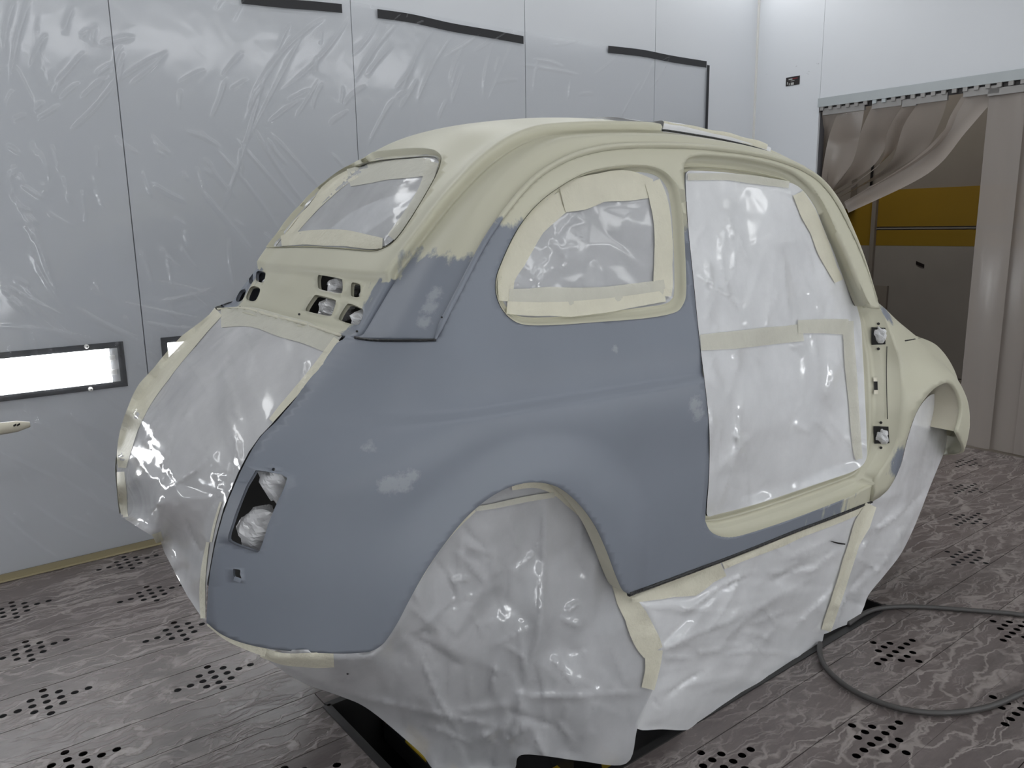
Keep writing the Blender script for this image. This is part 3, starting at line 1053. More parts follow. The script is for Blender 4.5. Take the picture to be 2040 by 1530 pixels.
# pit lining
pa0, pa1, pb0, pb1 = PIT
pit = mesh_obj('pit_lining', *join_geo([
    room_box(pa0 - .02, pa0, pb0, pb1, FLOOR - .8, FLOOR - .004), room_box(pa1, pa1 + .02, pb0, pb1, FLOOR - .8, FLOOR - .004),
    room_box(pa0, pa1, pb0 - .02, pb0, FLOOR - .8, FLOOR - .004), room_box(pa0, pa1, pb1, pb1 + .02, FLOOR - .8, FLOOR - .004)]), 'steel', fl, smooth=False)
mesh_obj('pit_edge_angle', *join_geo([
    room_box(pa0 - .012, pa0 + .012, pb0, pb1, FLOOR - .003, FLOOR + .004), room_box(pa0, pa1, pb0 - .012, pb0 + .012, FLOOR - .003, FLOOR + .004),
    room_box(pa0, pa1, pb1 - .012, pb1 + .012, FLOOR - .003, FLOOR + .004)]), 'steel', fl, smooth=False)

# --- scissor lift standing in the pit, carrying the shell
lift = empty('scissor_lift', room(.8, -.22, FLOOR - .84), 'black scissor lift in the floor pit under the car shell', 'lift')
mesh_obj('platform', *room_box(.02, 1.70, -.55, .10, FLOOR - .16, FLOOR - .10), 'steel', lift, smooth=False)
mesh_obj('base_frame', *room_box(.05, 1.68, -.50, .05, FLOOR - .85, FLOOR - .80), 'steel', lift, smooth=False)
for sb in (-.46, -.02):
    for (x0, z0), (x1, z1) in (((.15, -.80), (1.5, -.16)), ((1.5, -.80), (.15, -.16))):
        v, f = box_geo(room(x0, sb, FLOOR + z0), T * (x1 - x0) + np.array([0, 0, z1 - z0]), N * .03, np.array([0, 0, .06]))
        mesh_obj('scissor_arm', v, f, 'steel', lift, smooth=False)
mesh_obj('warning_edge', *room_box(.03, .46, -.552, -.40, FLOOR - .098, FLOOR - .092), 'hazard', lift, smooth=False)
mesh_obj('warning_edge', *room_box(.022, .075, -.49, .09, FLOOR - .098, FLOOR - .092), 'hazard', lift, smooth=False)
for x in (.35, 1.35):
    for b in (-.42, -.02):
        mesh_obj('lifting_pad', *room_box(x - .05, x + .05, b - .05, b + .05, FLOOR - .10, 0.148), 'steel', lift, smooth=False)

# --- masking tape along the foot of the wall
tag(mesh_obj('floor_edge_tape', *join_geo([room_box(REAR_A + .01, 3.6, WALL_B - .010, WALL_B - .006, FLOOR + .002, FLOOR + .03),
                                          room_box(REAR_A + .01, 3.6, WALL_B - .030, WALL_B - .008, FLOOR + .002, FLOOR + .004)]), 'yellow_tape', smooth=False),
    'ochre masking tape along the foot of the left wall', 'tape')

# --- lamps in the left wall (and the same on the near wall behind the photographer)
def wall_lamp(ca, b, facing, label, clips=False):
    """facing: -1 light shines towards smaller b"""
    w = 0.455; s = facing
    o = empty('wall_lamp', room(ca, b, LAMP_Z0), label, 'lamp', 'wall lamps at hip height')
    z0, z1 = LAMP_Z0, LAMP_Z1; fw = 0.013
    def B(x0, x1, d0, d1, y0, y1):
        lo, hi = sorted((b + s * d0, b + s * d1)); return room_box(ca + x0, ca + x1, lo, hi, y0, y1)
    mesh_obj('frame', *join_geo([B(-w - .012, w + .012, .0005, .010, z0 - .012, z0 + fw), B(-w - .012, w + .012, .0005, .010, z1 - fw, z1 + .012),
                                 B(-w - .012, -w + fw, .0005, .010, z0 + fw, z1 - fw), B(w - fw, w + .012, .0005, .010, z0 + fw, z1 - fw)]), 'frame_black', o, smooth=False)
    mesh_obj('reflector', *B(-w + fw, w - .045, .0008, .002, z0 + fw, z1 - fw), 'reflector', o, smooth=False)
    mesh_obj('end_plate', *join_geo([B(w - .045, w - fw, .0008, .003, z0 + fw, z1 - fw)]), 'reflector_metal', o, smooth=False)
    for zz in (z0 + .055, z1 - .055):
        tb = tube_geo([room(ca - w + .03, b + s * .006, zz), room(ca + w - .05, b + s * .006, zz)], .0035, 8)
        mesh_obj('tube', *tb, 'tube', o)
        mesh_obj('lamp_holder', *B(w - .05, w - .025, .003, .009, zz - .011, zz + .011), 'plastic_white', o, smooth=False)
    mesh_obj('cover_glass', *B(-w + .006, w - .006, .0102, .0112, z0 + .006, z1 - .006), 'glass', o, smooth=False)
    if clips:
        for px, py in ((172, 690), (180, 775)):
            c = at_wall(px, py, WALL_B - .012); d = -N
            v, f = tube_geo([c + d * -.002, c + d * .008, c + d * .014, c + d * .017], [.009, .0095, .006, .004], 12)
            q = mesh_obj('clip', v, f, 'plastic_white', o)
            v, f = tube_geo([c + d * .0165, c + d * .019], .0025, 8); mesh_obj('screw', v, f, 'frame_black', q)


for i in range(7):
    ca = WALL_A - PANEL * (i + 0.5)
    seam_r = WALL_A - PANEL * i
    ca = {3: seam_r - PANEL / 2 - 0.012, 4: -0.247 - 0.455 - .012}.get(i, ca)
    lab = {4: 'lit wall lamp with two white clips, nearest to the rear of the car', 3: 'lit wall lamp half hidden by the masked engine opening'}.get(
        i, 'lit wall lamp in the left wall hidden behind the car')
    wall_lamp(ca, WALL_B, -1, lab, i == 4)
for i in range(7):
    wall_lamp(WALL_A - PANEL * (i + 0.5), NEAR_B, 1, 'lit wall lamp in the wall behind the camera')


# --- cove lamps under the ceiling
def cove_lamp(c, along, into, label, L=0.98, mat='cove'):
    """45 degree lamp box in the angle between wall and ceiling; c on the wall line at ceiling height"""
    o = empty('cove_lamp', c, label, 'lamp', 'cove lamps under the ceiling')
    up = np.array([0, 0, 1.0]); h = 0.26
    p0 = c - along * L / 2
    v = []
    for q in (p0, p0 + along * L):
        v += [q + into * .002 - up * .002, q + into * .002 - up * h, q + into * h - up * .002]
    mesh_obj('housing', v, [(0, 2, 1), (3, 4, 5), (0, 1, 4, 3), (0, 3, 5, 2)], 'plastic_white', o, smooth=False)
    e = (into - up) / math.sqrt(2) * .002
    v = [p0 + along * .03 + into * .02 - up * (h - .02), p0 + along * (L - .03) + into * .02 - up * (h - .02),
         p0 + along * (L - .03) + into * (h - .02) - up * .02, p0 + along * .03 + into * (h - .02) - up * .02]
    v = [q + e for q in v]
    mesh_obj('diffuser', v, [(0, 1, 2, 3)], mat, o, smooth=False)


for i in range(7):
    a = WALL_A - PANEL * (i + .5)
    cove_lamp(room(a, WALL_B, CEIL), T, -N, 'lit cove lamp above the left wall, over the top of the view')
    cove_lamp(room(a, NEAR_B, CEIL), T, N, 'lit cove lamp above the wall behind the camera')
for i in range(2):
    cove_lamp(room(WALL_A, WALL_B - .50 - 1.25 * i, CEIL), N, -T, 'lit cove lamp above the end wall with the doorway', mat='cove_end')

for ib, bb in enumerate((.95, -.55, -2.05)):  # unseen flat lamps, added to light the walls more evenly
    for ia in range(4):
        a = 3.3 - 1.75 * ia
        o = empty('added_ceiling_lamp', room(a, bb, CEIL), 'unseen flat fill lamp added under the booth ceiling', 'lamp', 'added fill lamps under the booth ceiling')
        mesh_obj('housing', *room_box(a - .62, a + .62, bb - .19, bb + .19, CEIL - .03, CEIL - .001), 'plastic_white', o, smooth=False)
        mesh_obj('diffuser', *room_box(a - .59, a + .59, bb - .16, bb + .16, CEIL - .034, CEIL - .0305), 'added_ceil_lamp', o, smooth=False)

# --- clear plastic sheet over the left wall with wrinkles, black tape on its edge
sheet = empty('plastic_sheet', room(0, WALL_B - .02, FLOOR), 'clear wrinkled plastic sheet stuck over the left wall with black tape', 'plastic sheet')
SA0, SA1, SZ1 = REAR_A + .05, 3.64, 2.14


def wall_az(px, py):
    q = at_wall(px, py); return np.array([T @ q, q[2]])


WR = []       # wrinkles: px line, amplitude
WRK = [((600, 70), (460, 340)), ((640, 40), (500, 190)), ((690, 40), (560, 180)), ((560, 110), (480, 260)), ((520, 170), (440, 420)),
       ((470, 280), (610, 440)), ((500, 250), (600, 400)), ((430, 300), (560, 470)), ((540, 270), (640, 380)), ((400, 380), (500, 500)),
       ((160, 75), (175, 62)), ((200, 90), (265, 75)), ((230, 165), (320, 110)), ((160, 200), (215, 155)), ((140, 260), (240, 145)), ((260, 170), (330, 105)),
       ((0, 650), (230, 690)), ((40, 600), (165, 690)), ((90, 620), (180, 700)), ((150, 610), (330, 700)), ((200, 640), (345, 690)), ((230, 600), (420, 640)),
       ((185, 775), (290, 850)), ((200, 770), (320, 830)), ((60, 800), (290, 920)), ((20, 840), (240, 990)), ((130, 830), (235, 860)), ((0, 900), (120, 960)),
       ((0, 560), (150, 640)), ((60, 500), (160, 650)), ((300, 560), (450, 600)), ((310, 600), (430, 570)), ((280, 640), (420, 655)), ((260, 670), (330, 740)),
       ((30, 0), (10, 120)), ((60, 0), (20, 180)), ((75, 40), (100, 190)), ((25, 130), (70, 220)), ((20, 380), (100, 560)), ((60, 430), (120, 600)),
       ((750, 40), (700, 110)), ((790, 45), (715, 140)), ((740, 110), (705, 160)), ((980, 85), (960, 190)), ((1020, 85), (970, 200)), ((1060, 120), (1120, 135)),
       ((1035, 130), (1150, 150)), ((985, 165), (1030, 160)), ((1160, 75), (1090, 90)), ((1230, 110), (1180, 150)), ((1275, 160), (1230, 240)), ((1330, 115), (1290, 180)),
       ((1180, 188), (1150, 190)), ((860, 60), (800, 180)), ((900, 70), (830, 200)), ((780, 200), (730, 290)), ((1300, 120), (1260, 200)),
       ((60, 1000), (200, 1080)), ((120, 950), (300, 1040)), ((0, 1020), (130, 1120)), ((180, 900), (300, 960)), ((0, 780), (60, 830)), ((190, 1000), (310, 1060))]
for i in range(260):
    x, y = RNG.uniform(0, 900) if i % 3 else RNG.uniform(0, 1400), RNG.uniform(0, 1100); an = RNG.uniform(0.4, 1.5) * (1 if y > 250 else -1); L = RNG.uniform(20, 90)
    WRK.append(((x, y), (x + L * math.cos(an), y + L * math.sin(an))))
SEG = [(wall_az(*p), wall_az(*q)) for p, q in WRK]
na, nz = 900, 400
av = np.concatenate([np.linspace(SA0, -1.0, 30)[:-1], np.linspace(-1.0, SA1, na)]); zv = np.linspace(FLOOR + .03, SZ1, nz)
A, Z = np.meshgrid(av, zv, indexing='ij'); Q = np.stack([A.ravel(), Z.ravel()], 1)
H = 0.0008 * facets(Q, .16, 5) + 0.0004 * facets(Q, .05, 6)
rg = np.random.default_rng(11)
for p, q in SEG:
    L = np.linalg.norm(q - p)
    m = (Q[:, 0] > min(p[0], q[0]) - .06) & (Q[:, 0] < max(p[0], q[0]) + .06) & (Q[:, 1] > min(p[1], q[1]) - .06) & (Q[:, 1] < max(p[1], q[1]) + .06)
    if m.any(): H[m] += ridge(Q[m], p, q, .0042, rg.uniform(.005, .011), rg.uniform(-.06, .06))
PV = room(0, 0, 0) + Q[:, :1] * T + (WALL_B - .014 - H)[:, None] * N + np.column_stack([np.zeros(len(Q)), np.zeros(len(Q)), Q[:, 1]])
nA = len(av)
PF = [(i * nz + j, (i + 1) * nz + j, (i + 1) * nz + j + 1, i * nz + j + 1) for i in range(nA - 1) for j in range(nz - 1)]
mesh_obj('sheet', PV, PF, 'sheet', sheet)


def wall_strip(name, top, width, mat, parent, off=.017):
    P = [at_wall(x, y, WALL_B - off) for x, y in top]; P = spline(np.array(P), 6)
    V = []
    for p in P: V += [p, p - np.array([0, 0, width]), p + N * .0012, p - np.array([0, 0, width]) + N * .0012]
    F = []
    for i in range(len(P) - 1):
        a = 4 * i; F += [(a, a + 4, a + 5, a + 1), (a + 2, a + 3, a + 7, a + 6), (a, a + 2, a + 6, a + 4), (a + 1, a + 5, a + 7, a + 3)]
    return mesh_obj(name, V, F, mat, parent, smooth=False)


wall_strip('black_tape', [(480, -12), (570, -2), (620, 2), (681, 8)], .040, 'black_tape', sheet)
wall_strip('black_tape', [(752, 18), (820, 28), (900, 46), (980, 60), (1043, 72)], .042, 'black_tape', sheet)
wall_strip('black_tape', [(1212, 91), (1280, 99), (1340, 111), (1408, 122)], .042, 'black_tape', sheet)
mesh_obj('black_tape', *room_box(3.626, 3.652, WALL_B - .018, WALL_B - .0165, FLOOR + .03, 2.13), 'black_tape', sheet, smooth=False)

# --- small printed plate on the end wall
pl = [at_end(1566, 155, WALL_A - .004), at_end(1593, 150, WALL_A - .004), at_end(1593, 168, WALL_A - .004), at_end(1566, 172, WALL_A - .004)]
sb0, sb1, sz0, sz1 = N @ pl[0], N @ pl[1], pl[3][2], pl[0][2]
sg = empty('sign_plate', room(WALL_A, (sb0 + sb1) / 2, sz0), 'small black printed plate on the end wall beside the doorway', 'sign')
def sign_rect(name, u0, u1, v0, v1, d, mat):
    b0, b1 = sb0 + (sb1 - sb0) * u0, sb0 + (sb1 - sb0) * u1; lo, hi = sorted((b0, b1))
    mesh_obj(name, *room_box(WALL_A - d, WALL_A - .0004, lo, hi, sz0 + (sz1 - sz0) * v0, sz0 + (sz1 - sz0) * v1), mat, sg, smooth=False)
sign_rect('plate', 0, 1, 0, 1, .004, 'sign_black')
sign_rect('print_bar', .20, .48, .66, .80, .005, 'white_print')
sign_rect('print_bar', .50, .86, .70, .82, .005, 'red')
sign_rect('print_bar', .36, .64, .50, .55, .005, 'white_print')
sign_rect('print_bar', .38, .60, .05, .32, .005, 'white_print')
sign_rect('print_bar', .10, .16, .18, .45, .005, 'white_print')
sign_rect('print_bar', .24, .30, .08, .30, .005, 'white_print')

# --- strip curtain in the doorway
cur = empty('strip_curtain', room(WALL_A + .03, .2, FLOOR), 'smoky plastic strip curtain pulled aside in the doorway of the end wall', 'curtain')
mesh_obj('rail', *room_box(WALL_A - .022, WALL_A - .001, -1.6, B_JAMB, 1.832, 1.890), 'rail', cur, smooth=False)
hk = 0
for i in range(46):
    b = B_JAMB - .03 - i * .062
    if b < -1.55: break
    mesh_obj('hook', *room_box(WALL_A - .020, WALL_A - .004, b - .013, b + .013, 1.808, 1.8325), 'clamp' if i not in (6, 7) else 'rail', cur, smooth=False)
mesh_obj('hook_bar', *room_box(WALL_A - .003, WALL_A + .004, -1.6, B_JAMB - .005, 1.800, 1.832), 'sign_black', cur, smooth=False)


def drape(name, eA, eB, dA, dB, mat='pvc', n=9, wave=.03):
    """a strip hanging between two edges given as px polylines in the curtain plane; dA, dB depths behind the wall face"""
    A_ = resample(spline(np.array(eA, float), 8), 8); nA_ = len(A_)
    Bq = resample(spline(np.array(eB, float), 8), 8)
    tt = np.linspace(0, 1, 28)
    fA = np.stack([np.interp(tt, np.linspace(0, 1, len(A_)), A_[:, k]) for k in (0, 1)], 1)
    fB = np.stack([np.interp(tt, np.linspace(0, 1, len(Bq)), Bq[:, k]) for k in (0, 1)], 1)
    V = []
    for t, p, q in zip(tt, fA, fB):
        for k in range(n):
            f = k / (n - 1); r = p + (q - p) * f
            dep = WALL_A + .02 + (dA * (1 - f) + dB * f) * min(1, t * 3) + wave * math.sin(math.pi * f) * min(1, t * 2.5)
            V.append(at_end(r[0], r[1], dep))
    F = [(i * n + k, i * n + k + 1, (i + 1) * n + k + 1, (i + 1) * n + k) for i in range(27) for k in range(n - 1)]
    return mesh_obj(name, V, F, mat, cur)


def clampbar(px0, px1):
    p, q = at_end(*px0, WALL_A - .004), at_end(*px1, WALL_A - .004)
    b0, b1 = sorted((N @ p, N @ q)); z = (p[2] + q[2]) / 2
    mesh_obj('clamp_bar', *room_box(WALL_A - .010, WALL_A + .010, b0, b1, z - .022, z + .022), 'clamp', cur, smooth=False)


STR = [([(1637, 222), (1640, 270), (1632, 330), (1628, 420)], [(1672, 220), (1655, 260), (1650, 330), (1650, 420)], .10, .06),
       ([(1670, 222), (1652, 270), (1640, 330), (1632, 400)], [(1722, 216), (1715, 260), (1700, 320), (1650, 386)], .02, .12),
       ([(1737, 212), (1716, 260), (1695, 330), (1640, 400)], [(1797, 206), (1778, 260), (1740, 330), (1656, 384)], .02, .14),
       ([(1797, 212), (1768, 262), (1750, 330), (1650, 395)], [(1830, 206), (1810, 235), (1790, 290), (1700, 372)], .00, .10),
       ([(1832, 202), (1800, 250), (1768, 330), (1664, 398)], [(1888, 196), (1872, 245), (1830, 310), (1690, 384)], .02, .14),
       ([(1918, 188), (1896, 225), (1850, 300), (1676, 408)], [(1990, 182), (1940, 228), (1862, 312), (1730, 372)], .00, .08),
       ([(1925, 195), (1880, 260), (1810, 325), (1682, 402)], [(1992, 184), (1925, 262), (1850, 345), (1690, 424)], .04, .00)]
for eA, eB, dA, dB in STR: drape('strip', eA, eB, dA, dB)
for p0, p1 in (((1672, 219), (1723, 212)), ((1738, 210), (1797, 203)), ((1826, 200), (1888, 192)), ((1920, 186), (1992, 177)), ((1640, 223), (1672, 219)), ((1798, 206), (1826, 203))):
    clampbar(p0, p1)
for i in range(10):
    b = .215 - .165 * i
    d = .012 + .014 * (i % 2)
    V = []; n = 7
    for zz in np.linspace(FLOOR + .01, 1.80, 14):
        for k in range(n):
            f = k / (n - 1)
            V.append(room(WALL_A + d + .008 * math.sin(f * 6 + i) * (1 - .3 * (zz > 1.6)), b - .20 * f, zz))
    F = [(r * n + k, r * n + k + 1, (r + 1) * n + k + 1, (r + 1) * n + k) for r in range(13) for k in range(n - 1)]
    mesh_obj('strip', V, F, 'pvc_straight', cur)
    if i % 2 == 0:
        mesh_obj('clamp_bar', *room_box(WALL_A - .010, WALL_A + .010, b - .20, b, 1.765, 1.805), 'clamp', cur, smooth=False)

# --- room behind the doorway
BA = 6.5
wb = struct(mesh_obj('wall_back_room', *room_box(BA, BA + .06, -3, 4.2, FLOOR - .02, 3.2), 'bg_dark', smooth=False))
mesh_obj('lower_cladding', *room_box(BA - .02, BA, -3, 2.02, FLOOR, .826), 'bg_grey', wb, smooth=False)
mesh_obj('lower_cladding', *room_box(BA - .01, BA, 2.03, 4.2, FLOOR, .826), 'bg_grey', wb, smooth=False)
mesh_obj('yellow_panel', *room_box(BA - .02, BA, -3, 2.02, .828, .972), 'bg_yellow', wb, smooth=False)
mesh_obj('yellow_panel', *room_box(BA - .02, BA, -3, 2.02, 1.004, 1.342), 'bg_yellow', wb, smooth=False)
mesh_obj('yellow_panel', *room_box(BA - .01, BA, 2.03, 4.2, .828, 1.30), 'bg_yellow', wb, smooth=False)
mesh_obj('joint_trim', *room_box(BA - .024, BA, -3, 2.02, .982, .992), 'bg_grey', wb, smooth=False)
mesh_obj('black_tag', *box_geo(room(BA - .028, 1.62, .69), N * -.075 + np.array([0, 0, -.03]), T * .006, np.array([0, 0, -.030])), 'sign_black', wb, smooth=False)
mesh_obj('door_post', *room_box(BA - .06, BA, 2.02, 2.06, FLOOR, 1.35), 'bg_dark', wb, smooth=False)
mesh_obj('hinge_box', *room_box(BA - .05, BA - .01, 1.86, 2.0, .10, .45), 'bg_dark', wb, smooth=False)
mesh_obj('grey_box', *room_box(BA - .12, BA - .011, 2.25, 2.55, 1.18, 1.46), 'bg_dark', wb, smooth=False)
mesh_obj('conduit', *tube_geo([room(BA - .03, 2.10, 1.35), room(BA - .03, 2.10, 2.6)], .012), 'frame_black', wb)
struct(mesh_obj('floor_back_room', *room_box(WALL_A, BA, -3, 4.2, FLOOR - .05, FLOOR - .01), 'bg_dark', smooth=False))
struct(mesh_obj('ceiling_back_room', *room_box(WALL_A + .09, BA, -3, 4.2, 3.2, 3.25), 'bg_dark', smooth=False))
struct(mesh_obj('wall_back_room_side', *room_box(WALL_A + .09, BA, 4.2, 4.25, FLOOR - .02, 3.2), 'bg_dark', smooth=False))
struct(mesh_obj('wall_back_room_far_side', *room_box(WALL_A + .09, BA, -3.05, -3, FLOOR - .02, 3.2), 'bg_dark', smooth=False))

bl = empty('added_ceiling_lamp', room(5.2, 1.6, 3.19), 'unseen fill lamp added under the back room ceiling', 'lamp')  # unseen lamp, added to brighten the dark back room
mesh_obj('housing', *room_box(5.05, 5.35, .6, 2.6, 3.12, 3.199), 'plastic_white', bl, smooth=False)
mesh_obj('diffuser', *room_box(5.07, 5.33, .62, 2.58, 3.112, 3.1195), emis('back_room_fill_diffuser', (1, .95, .88), 13.0), bl, smooth=False)

# --- air hose on the floor
hp = [(1690, 1243), (1722, 1222), (1760, 1211), (1830, 1209), (1920, 1215), (2000, 1221), (2080, 1226)]
P1 = [atz(x, y, FLOOR + .012) for x, y in hp]
hq = [(1634, 1282), (1633, 1300), (1642, 1325), (1660, 1346), (1690, 1370), (1730, 1391), (1790, 1411), (1850, 1420), (1910, 1419), (1970, 1408), (2020, 1388), (2070, 1362)]
P2 = [atz(x, y, FLOOR + .012) for x, y in hq]
hose = empty('air_hose', P2[3], 'black rubber air hose looping over the floor plates in front of the car', 'hose')
mid_ = [P1[-1] + T * .25 + N * -.05, (P1[-1] + P2[-1]) / 2 + T * .75 - N * .15, P2[-1] + T * .3]
start = [at(1632, 1262, -.52) , P2[0]]
mesh_obj('hose', *tube_geo(spline(np.array(P1 + mid_ + P2[::-1]), 10), .0088, 10), 'hose', hose)

# ================================================================== THE CAR SHELL
def seg(*pts, st=7):
    p = np.array(pts, float)
    return resample(spline(p, 6), st) if len(p) > 2 else resample(p, st)


def chain(*segs):
    out = []
    for s in segs:
        for q in s:
            if not out or np.linalg.norm(np.array(q) - out[-1]) > 2.0: out.append(np.array(q))
    if np.linalg.norm(out[0] - out[-1]) < 2.0: out.pop()
    return np.array(out)


car = empty('car_shell', (0.8, 0, 0.17), 'small rounded vintage car body shell in cream and grey primer, masked for spraying', 'car')

G_LINE = [(868, 676), (884, 640), (910, 590), (940, 532), (968, 480), (998, 436), (1030, 394), (1070, 353), (1118, 323), (1170, 304),
          (1230, 294), (1310, 292), (1390, 295), (1460, 302), (1520, 312), (1575, 328), (1615, 347), (1640, 368), (1666, 403), (1688, 445),
          (1714, 500), (1737, 562), (1748, 597)]
ENG_R = [(690, 668), (640, 732), (600, 781), (570, 816), (548, 842), (522, 868), (500, 900), (478, 942), (450, 1010), (430, 1080), (416, 1160), (411, 1240)]
Q_BOT = [(411, 1240), (440, 1263), (480, 1280), (540, 1293), (620, 1300), (690, 1302), (735, 1299)]
ARCH = [(735, 1299), (762, 1284), (790, 1244), (820, 1187), (852, 1132), (890, 1078), (930, 1030), (975, 992), (1020, 969), (1065, 961),
        (1110, 970), (1150, 1000), (1184, 1044), (1208, 1094), (1226, 1142), (1240, 1174), (1250, 1183)]
SILL = [(1254, 1183), (1377, 1138), (1480, 1099), (1583, 1058), (1660, 1029), (1737, 999)]
# door opening: outer edge px | inner edge px and its depth y
DOOR = [
    (1362, 345, 1366, 356, -.535), (1364, 326, 1372, 341, -.50), (1374, 313, 1384, 340, -.485), (1400, 308, 1410, 341, -.475), (1429, 309, 1440, 343, -.47),
    (1494, 316, 1500, 350, -.465), (1559, 332, 1548, 358, -.465), (1591, 348, 1580, 366, -.47), (1617, 371, 1601, 381, -.475), (1640, 404, 1623, 412, -.485),
    (1662, 450, 1643, 454, -.495), (1688, 505, 1666, 497, -.505), (1714, 566, 1688, 548, -.515), (1733, 606, 1703, 596, -.525),
    (1749, 612, 1711, 625, -.53), (1763, 634, 1716, 650, -.538), (1778, 679, 1718, 690, -.548), (1790, 718, 1720, 725, -.553), (1794, 760, 1722, 770, -.560),
    (1794, 806, 1724, 810, -.566), (1790, 850, 1726, 850, -.572), (1781, 888, 1727, 885, -.578), (1766, 918, 1727, 910, -.582), (1749, 944, 1718, 927, -.585),
    (1742, 964, 1697, 940, -.585), (1700, 986, 1660, 953, -.587), (1652, 1006, 1610, 970, -.590), (1600, 1026, 1560, 987, -.592), (1549, 1044, 1514, 1002, -.595),
    (1500, 1060, 1468, 1015, -.598), (1462, 1070, 1440, 1022, -.602), (1436, 1069, 1424, 1026, -.606), (1415, 1058, 1413, 1029, -.610), (1405, 1038, 1408, 1024, -.614),
    (1407, 1000, 1409, 1000, -.622), (1412, 940, 1413, 940, -.630), (1412, 850, 1413, 850, -.633), (1403, 760, 1404, 760, -.630), (1393, 680, 1394, 680, -.622),
    (1381, 560, 1382, 560, -.600), (1370, 450, 1371, 450, -.565)]
DOOR = [d if 0 < i < 34 else d[:4] + (float(SIDE.hit(d[2], d[3])[0][1]) + .004,) for i, d in enumerate(DOOR)]
D_OUT = [(d[0], d[1]) for d in DOOR]
WIN_O = [(988, 553), (997, 526), (1018, 479), (1041, 441), (1071, 406), (1112, 374), (1165, 345), (1224, 332), (1276, 329), (1312, 336), (1335, 353), (1350, 378),
         (1359, 435), (1364, 524), (1365, 582), (1359, 606), (1341, 623), (1282, 634), (1194, 641), (1106, 647), (1047, 647), (1018, 636), (997, 612), (987, 582)]
WIN_I = [(1000, 549), (1008, 522), (1028, 480), (1059, 432), (1085, 402), (1124, 376), (1170, 356), (1225, 346), (1274, 343), (1306, 350), (1325, 368), (1333, 390),
         (1339, 440), (1343, 524), (1343, 580), (1338, 596), (1322, 606), (1275, 613), (1194, 623), (1110, 631), (1050, 632), (1022, 624), (1004, 604), (997, 580)]
LAMP_HOLE = [(509, 937), (524, 938), (560, 945), (572, 952), (566, 972), (548, 1010), (534, 1045), (522, 1085), (515, 1101), (506, 1098), (470, 1086), (454, 1078), (455, 1066), (470, 1020), (490, 970)]

iB0, iB1 = 24, 33                       # door outline indices: sill run
side_out = chain(
    seg((690, 668), (716, 675), (760, 678), (868, 678)),
    seg(*G_LINE),
    seg((1748, 597), (1754, 614)), seg((1754, 614), (1736, 612), (1733, 606)),
    seg(*([D_OUT[13], D_OUT[12], D_OUT[11], D_OUT[10], D_OUT[9], D_OUT[8], D_OUT[7], D_OUT[6], D_OUT[5], D_OUT[4], D_OUT[3], D_OUT[2], D_OUT[1], D_OUT[0]])),
    seg(*([D_OUT[0]] + D_OUT[:33:-1] + [D_OUT[33]])),
    seg(*([D_OUT[33], D_OUT[32], D_OUT[31], D_OUT[30], D_OUT[29], D_OUT[28], D_OUT[27], D_OUT[26], D_OUT[25], D_OUT[24]])),
    seg(D_OUT[24], (1737, 999)),
    seg(*SILL[::-1]), seg((1254, 1183), (1250, 1183)),
    seg(*ARCH[::-1]), seg(*Q_BOT[::-1]), seg(*ENG_R[::-1]))


def circle_px(x, y, r, n=10):
    return [(x + r * math.cos(a), y + r * .9 * math.sin(a)) for a in np.arange(n) * 2 * math.pi / n]


side_uv = SIDE.uv(side_out)
win_uv = SIDE.uv(resample(spline(WIN_O, 6, True), 7, True))
lamp_uv = SIDE.uv(resample(np.array(LAMP_HOLE, float), 6, True))
bulb_uv = SIDE.uv(circle_px(545, 935, 3.4))
plate_uv = SIDE.uv(resample(np.array([(465, 1133), (479, 1135), (478, 1146), (481, 1150), (479, 1160), (471, 1157), (465, 1147)], float), 4, True))
STEP = (.016, .0065)
left_uv = side_uv.copy()
eng_uv = SIDE.uv(seg(*ENG_R))
for i_, q in enumerate(left_uv):
    dd = np.linalg.norm(eng_uv - q, axis=1).min()
    if dd < .012: left_uv[i_][0] += .035 * min(1, (.90 - q[1]) / .12)
for mir in (False, True):
    panel('side_panel', SIDE, left_uv if mir else side_uv, [win_uv, lamp_uv, bulb_uv, plate_uv], STEP, car, 'side', {0: .012, 1: .010, 2: .010, 3: .006, 4: .006}, mirror=mir)

# ---- window reveals, both sides
def ring(name, outer3, inner3, steps, mat, parent, where='none', mirror=False):
    """stepped reveal between an outer and an inner edge; steps = [(fraction, depth towards the inside)]"""
    O, I = np.asarray(outer3), np.asarray(inner3); k = len(O); V = []; F = []
    inn = np.zeros_like(O); inn[:, 1] = -np.sign(O[:, 1]); inn[:, 0] = np.clip((0.4 - O[:, 0]) * .3, -.5, .5)
    inn /= np.linalg.norm(inn, axis=1)[:, None]
    for f, d in steps: V.append(O + (I - O) * f + inn * d)
    V = np.vstack(V)
    for s in range(len(steps) - 1):
        for i in range(k): F.append((s * k + i, s * k + (i + 1) % k, (s + 1) * k + (i + 1) % k, (s + 1) * k + i))
    if mirror: V = V * [1, -1, 1]
    g = np.full(len(V), -.4) if where == 'none' else grey_attr(V, where)
    return mesh_obj(name, V, F, mat, parent, attrs={'grey': g, 'spot': np.zeros(len(V))})


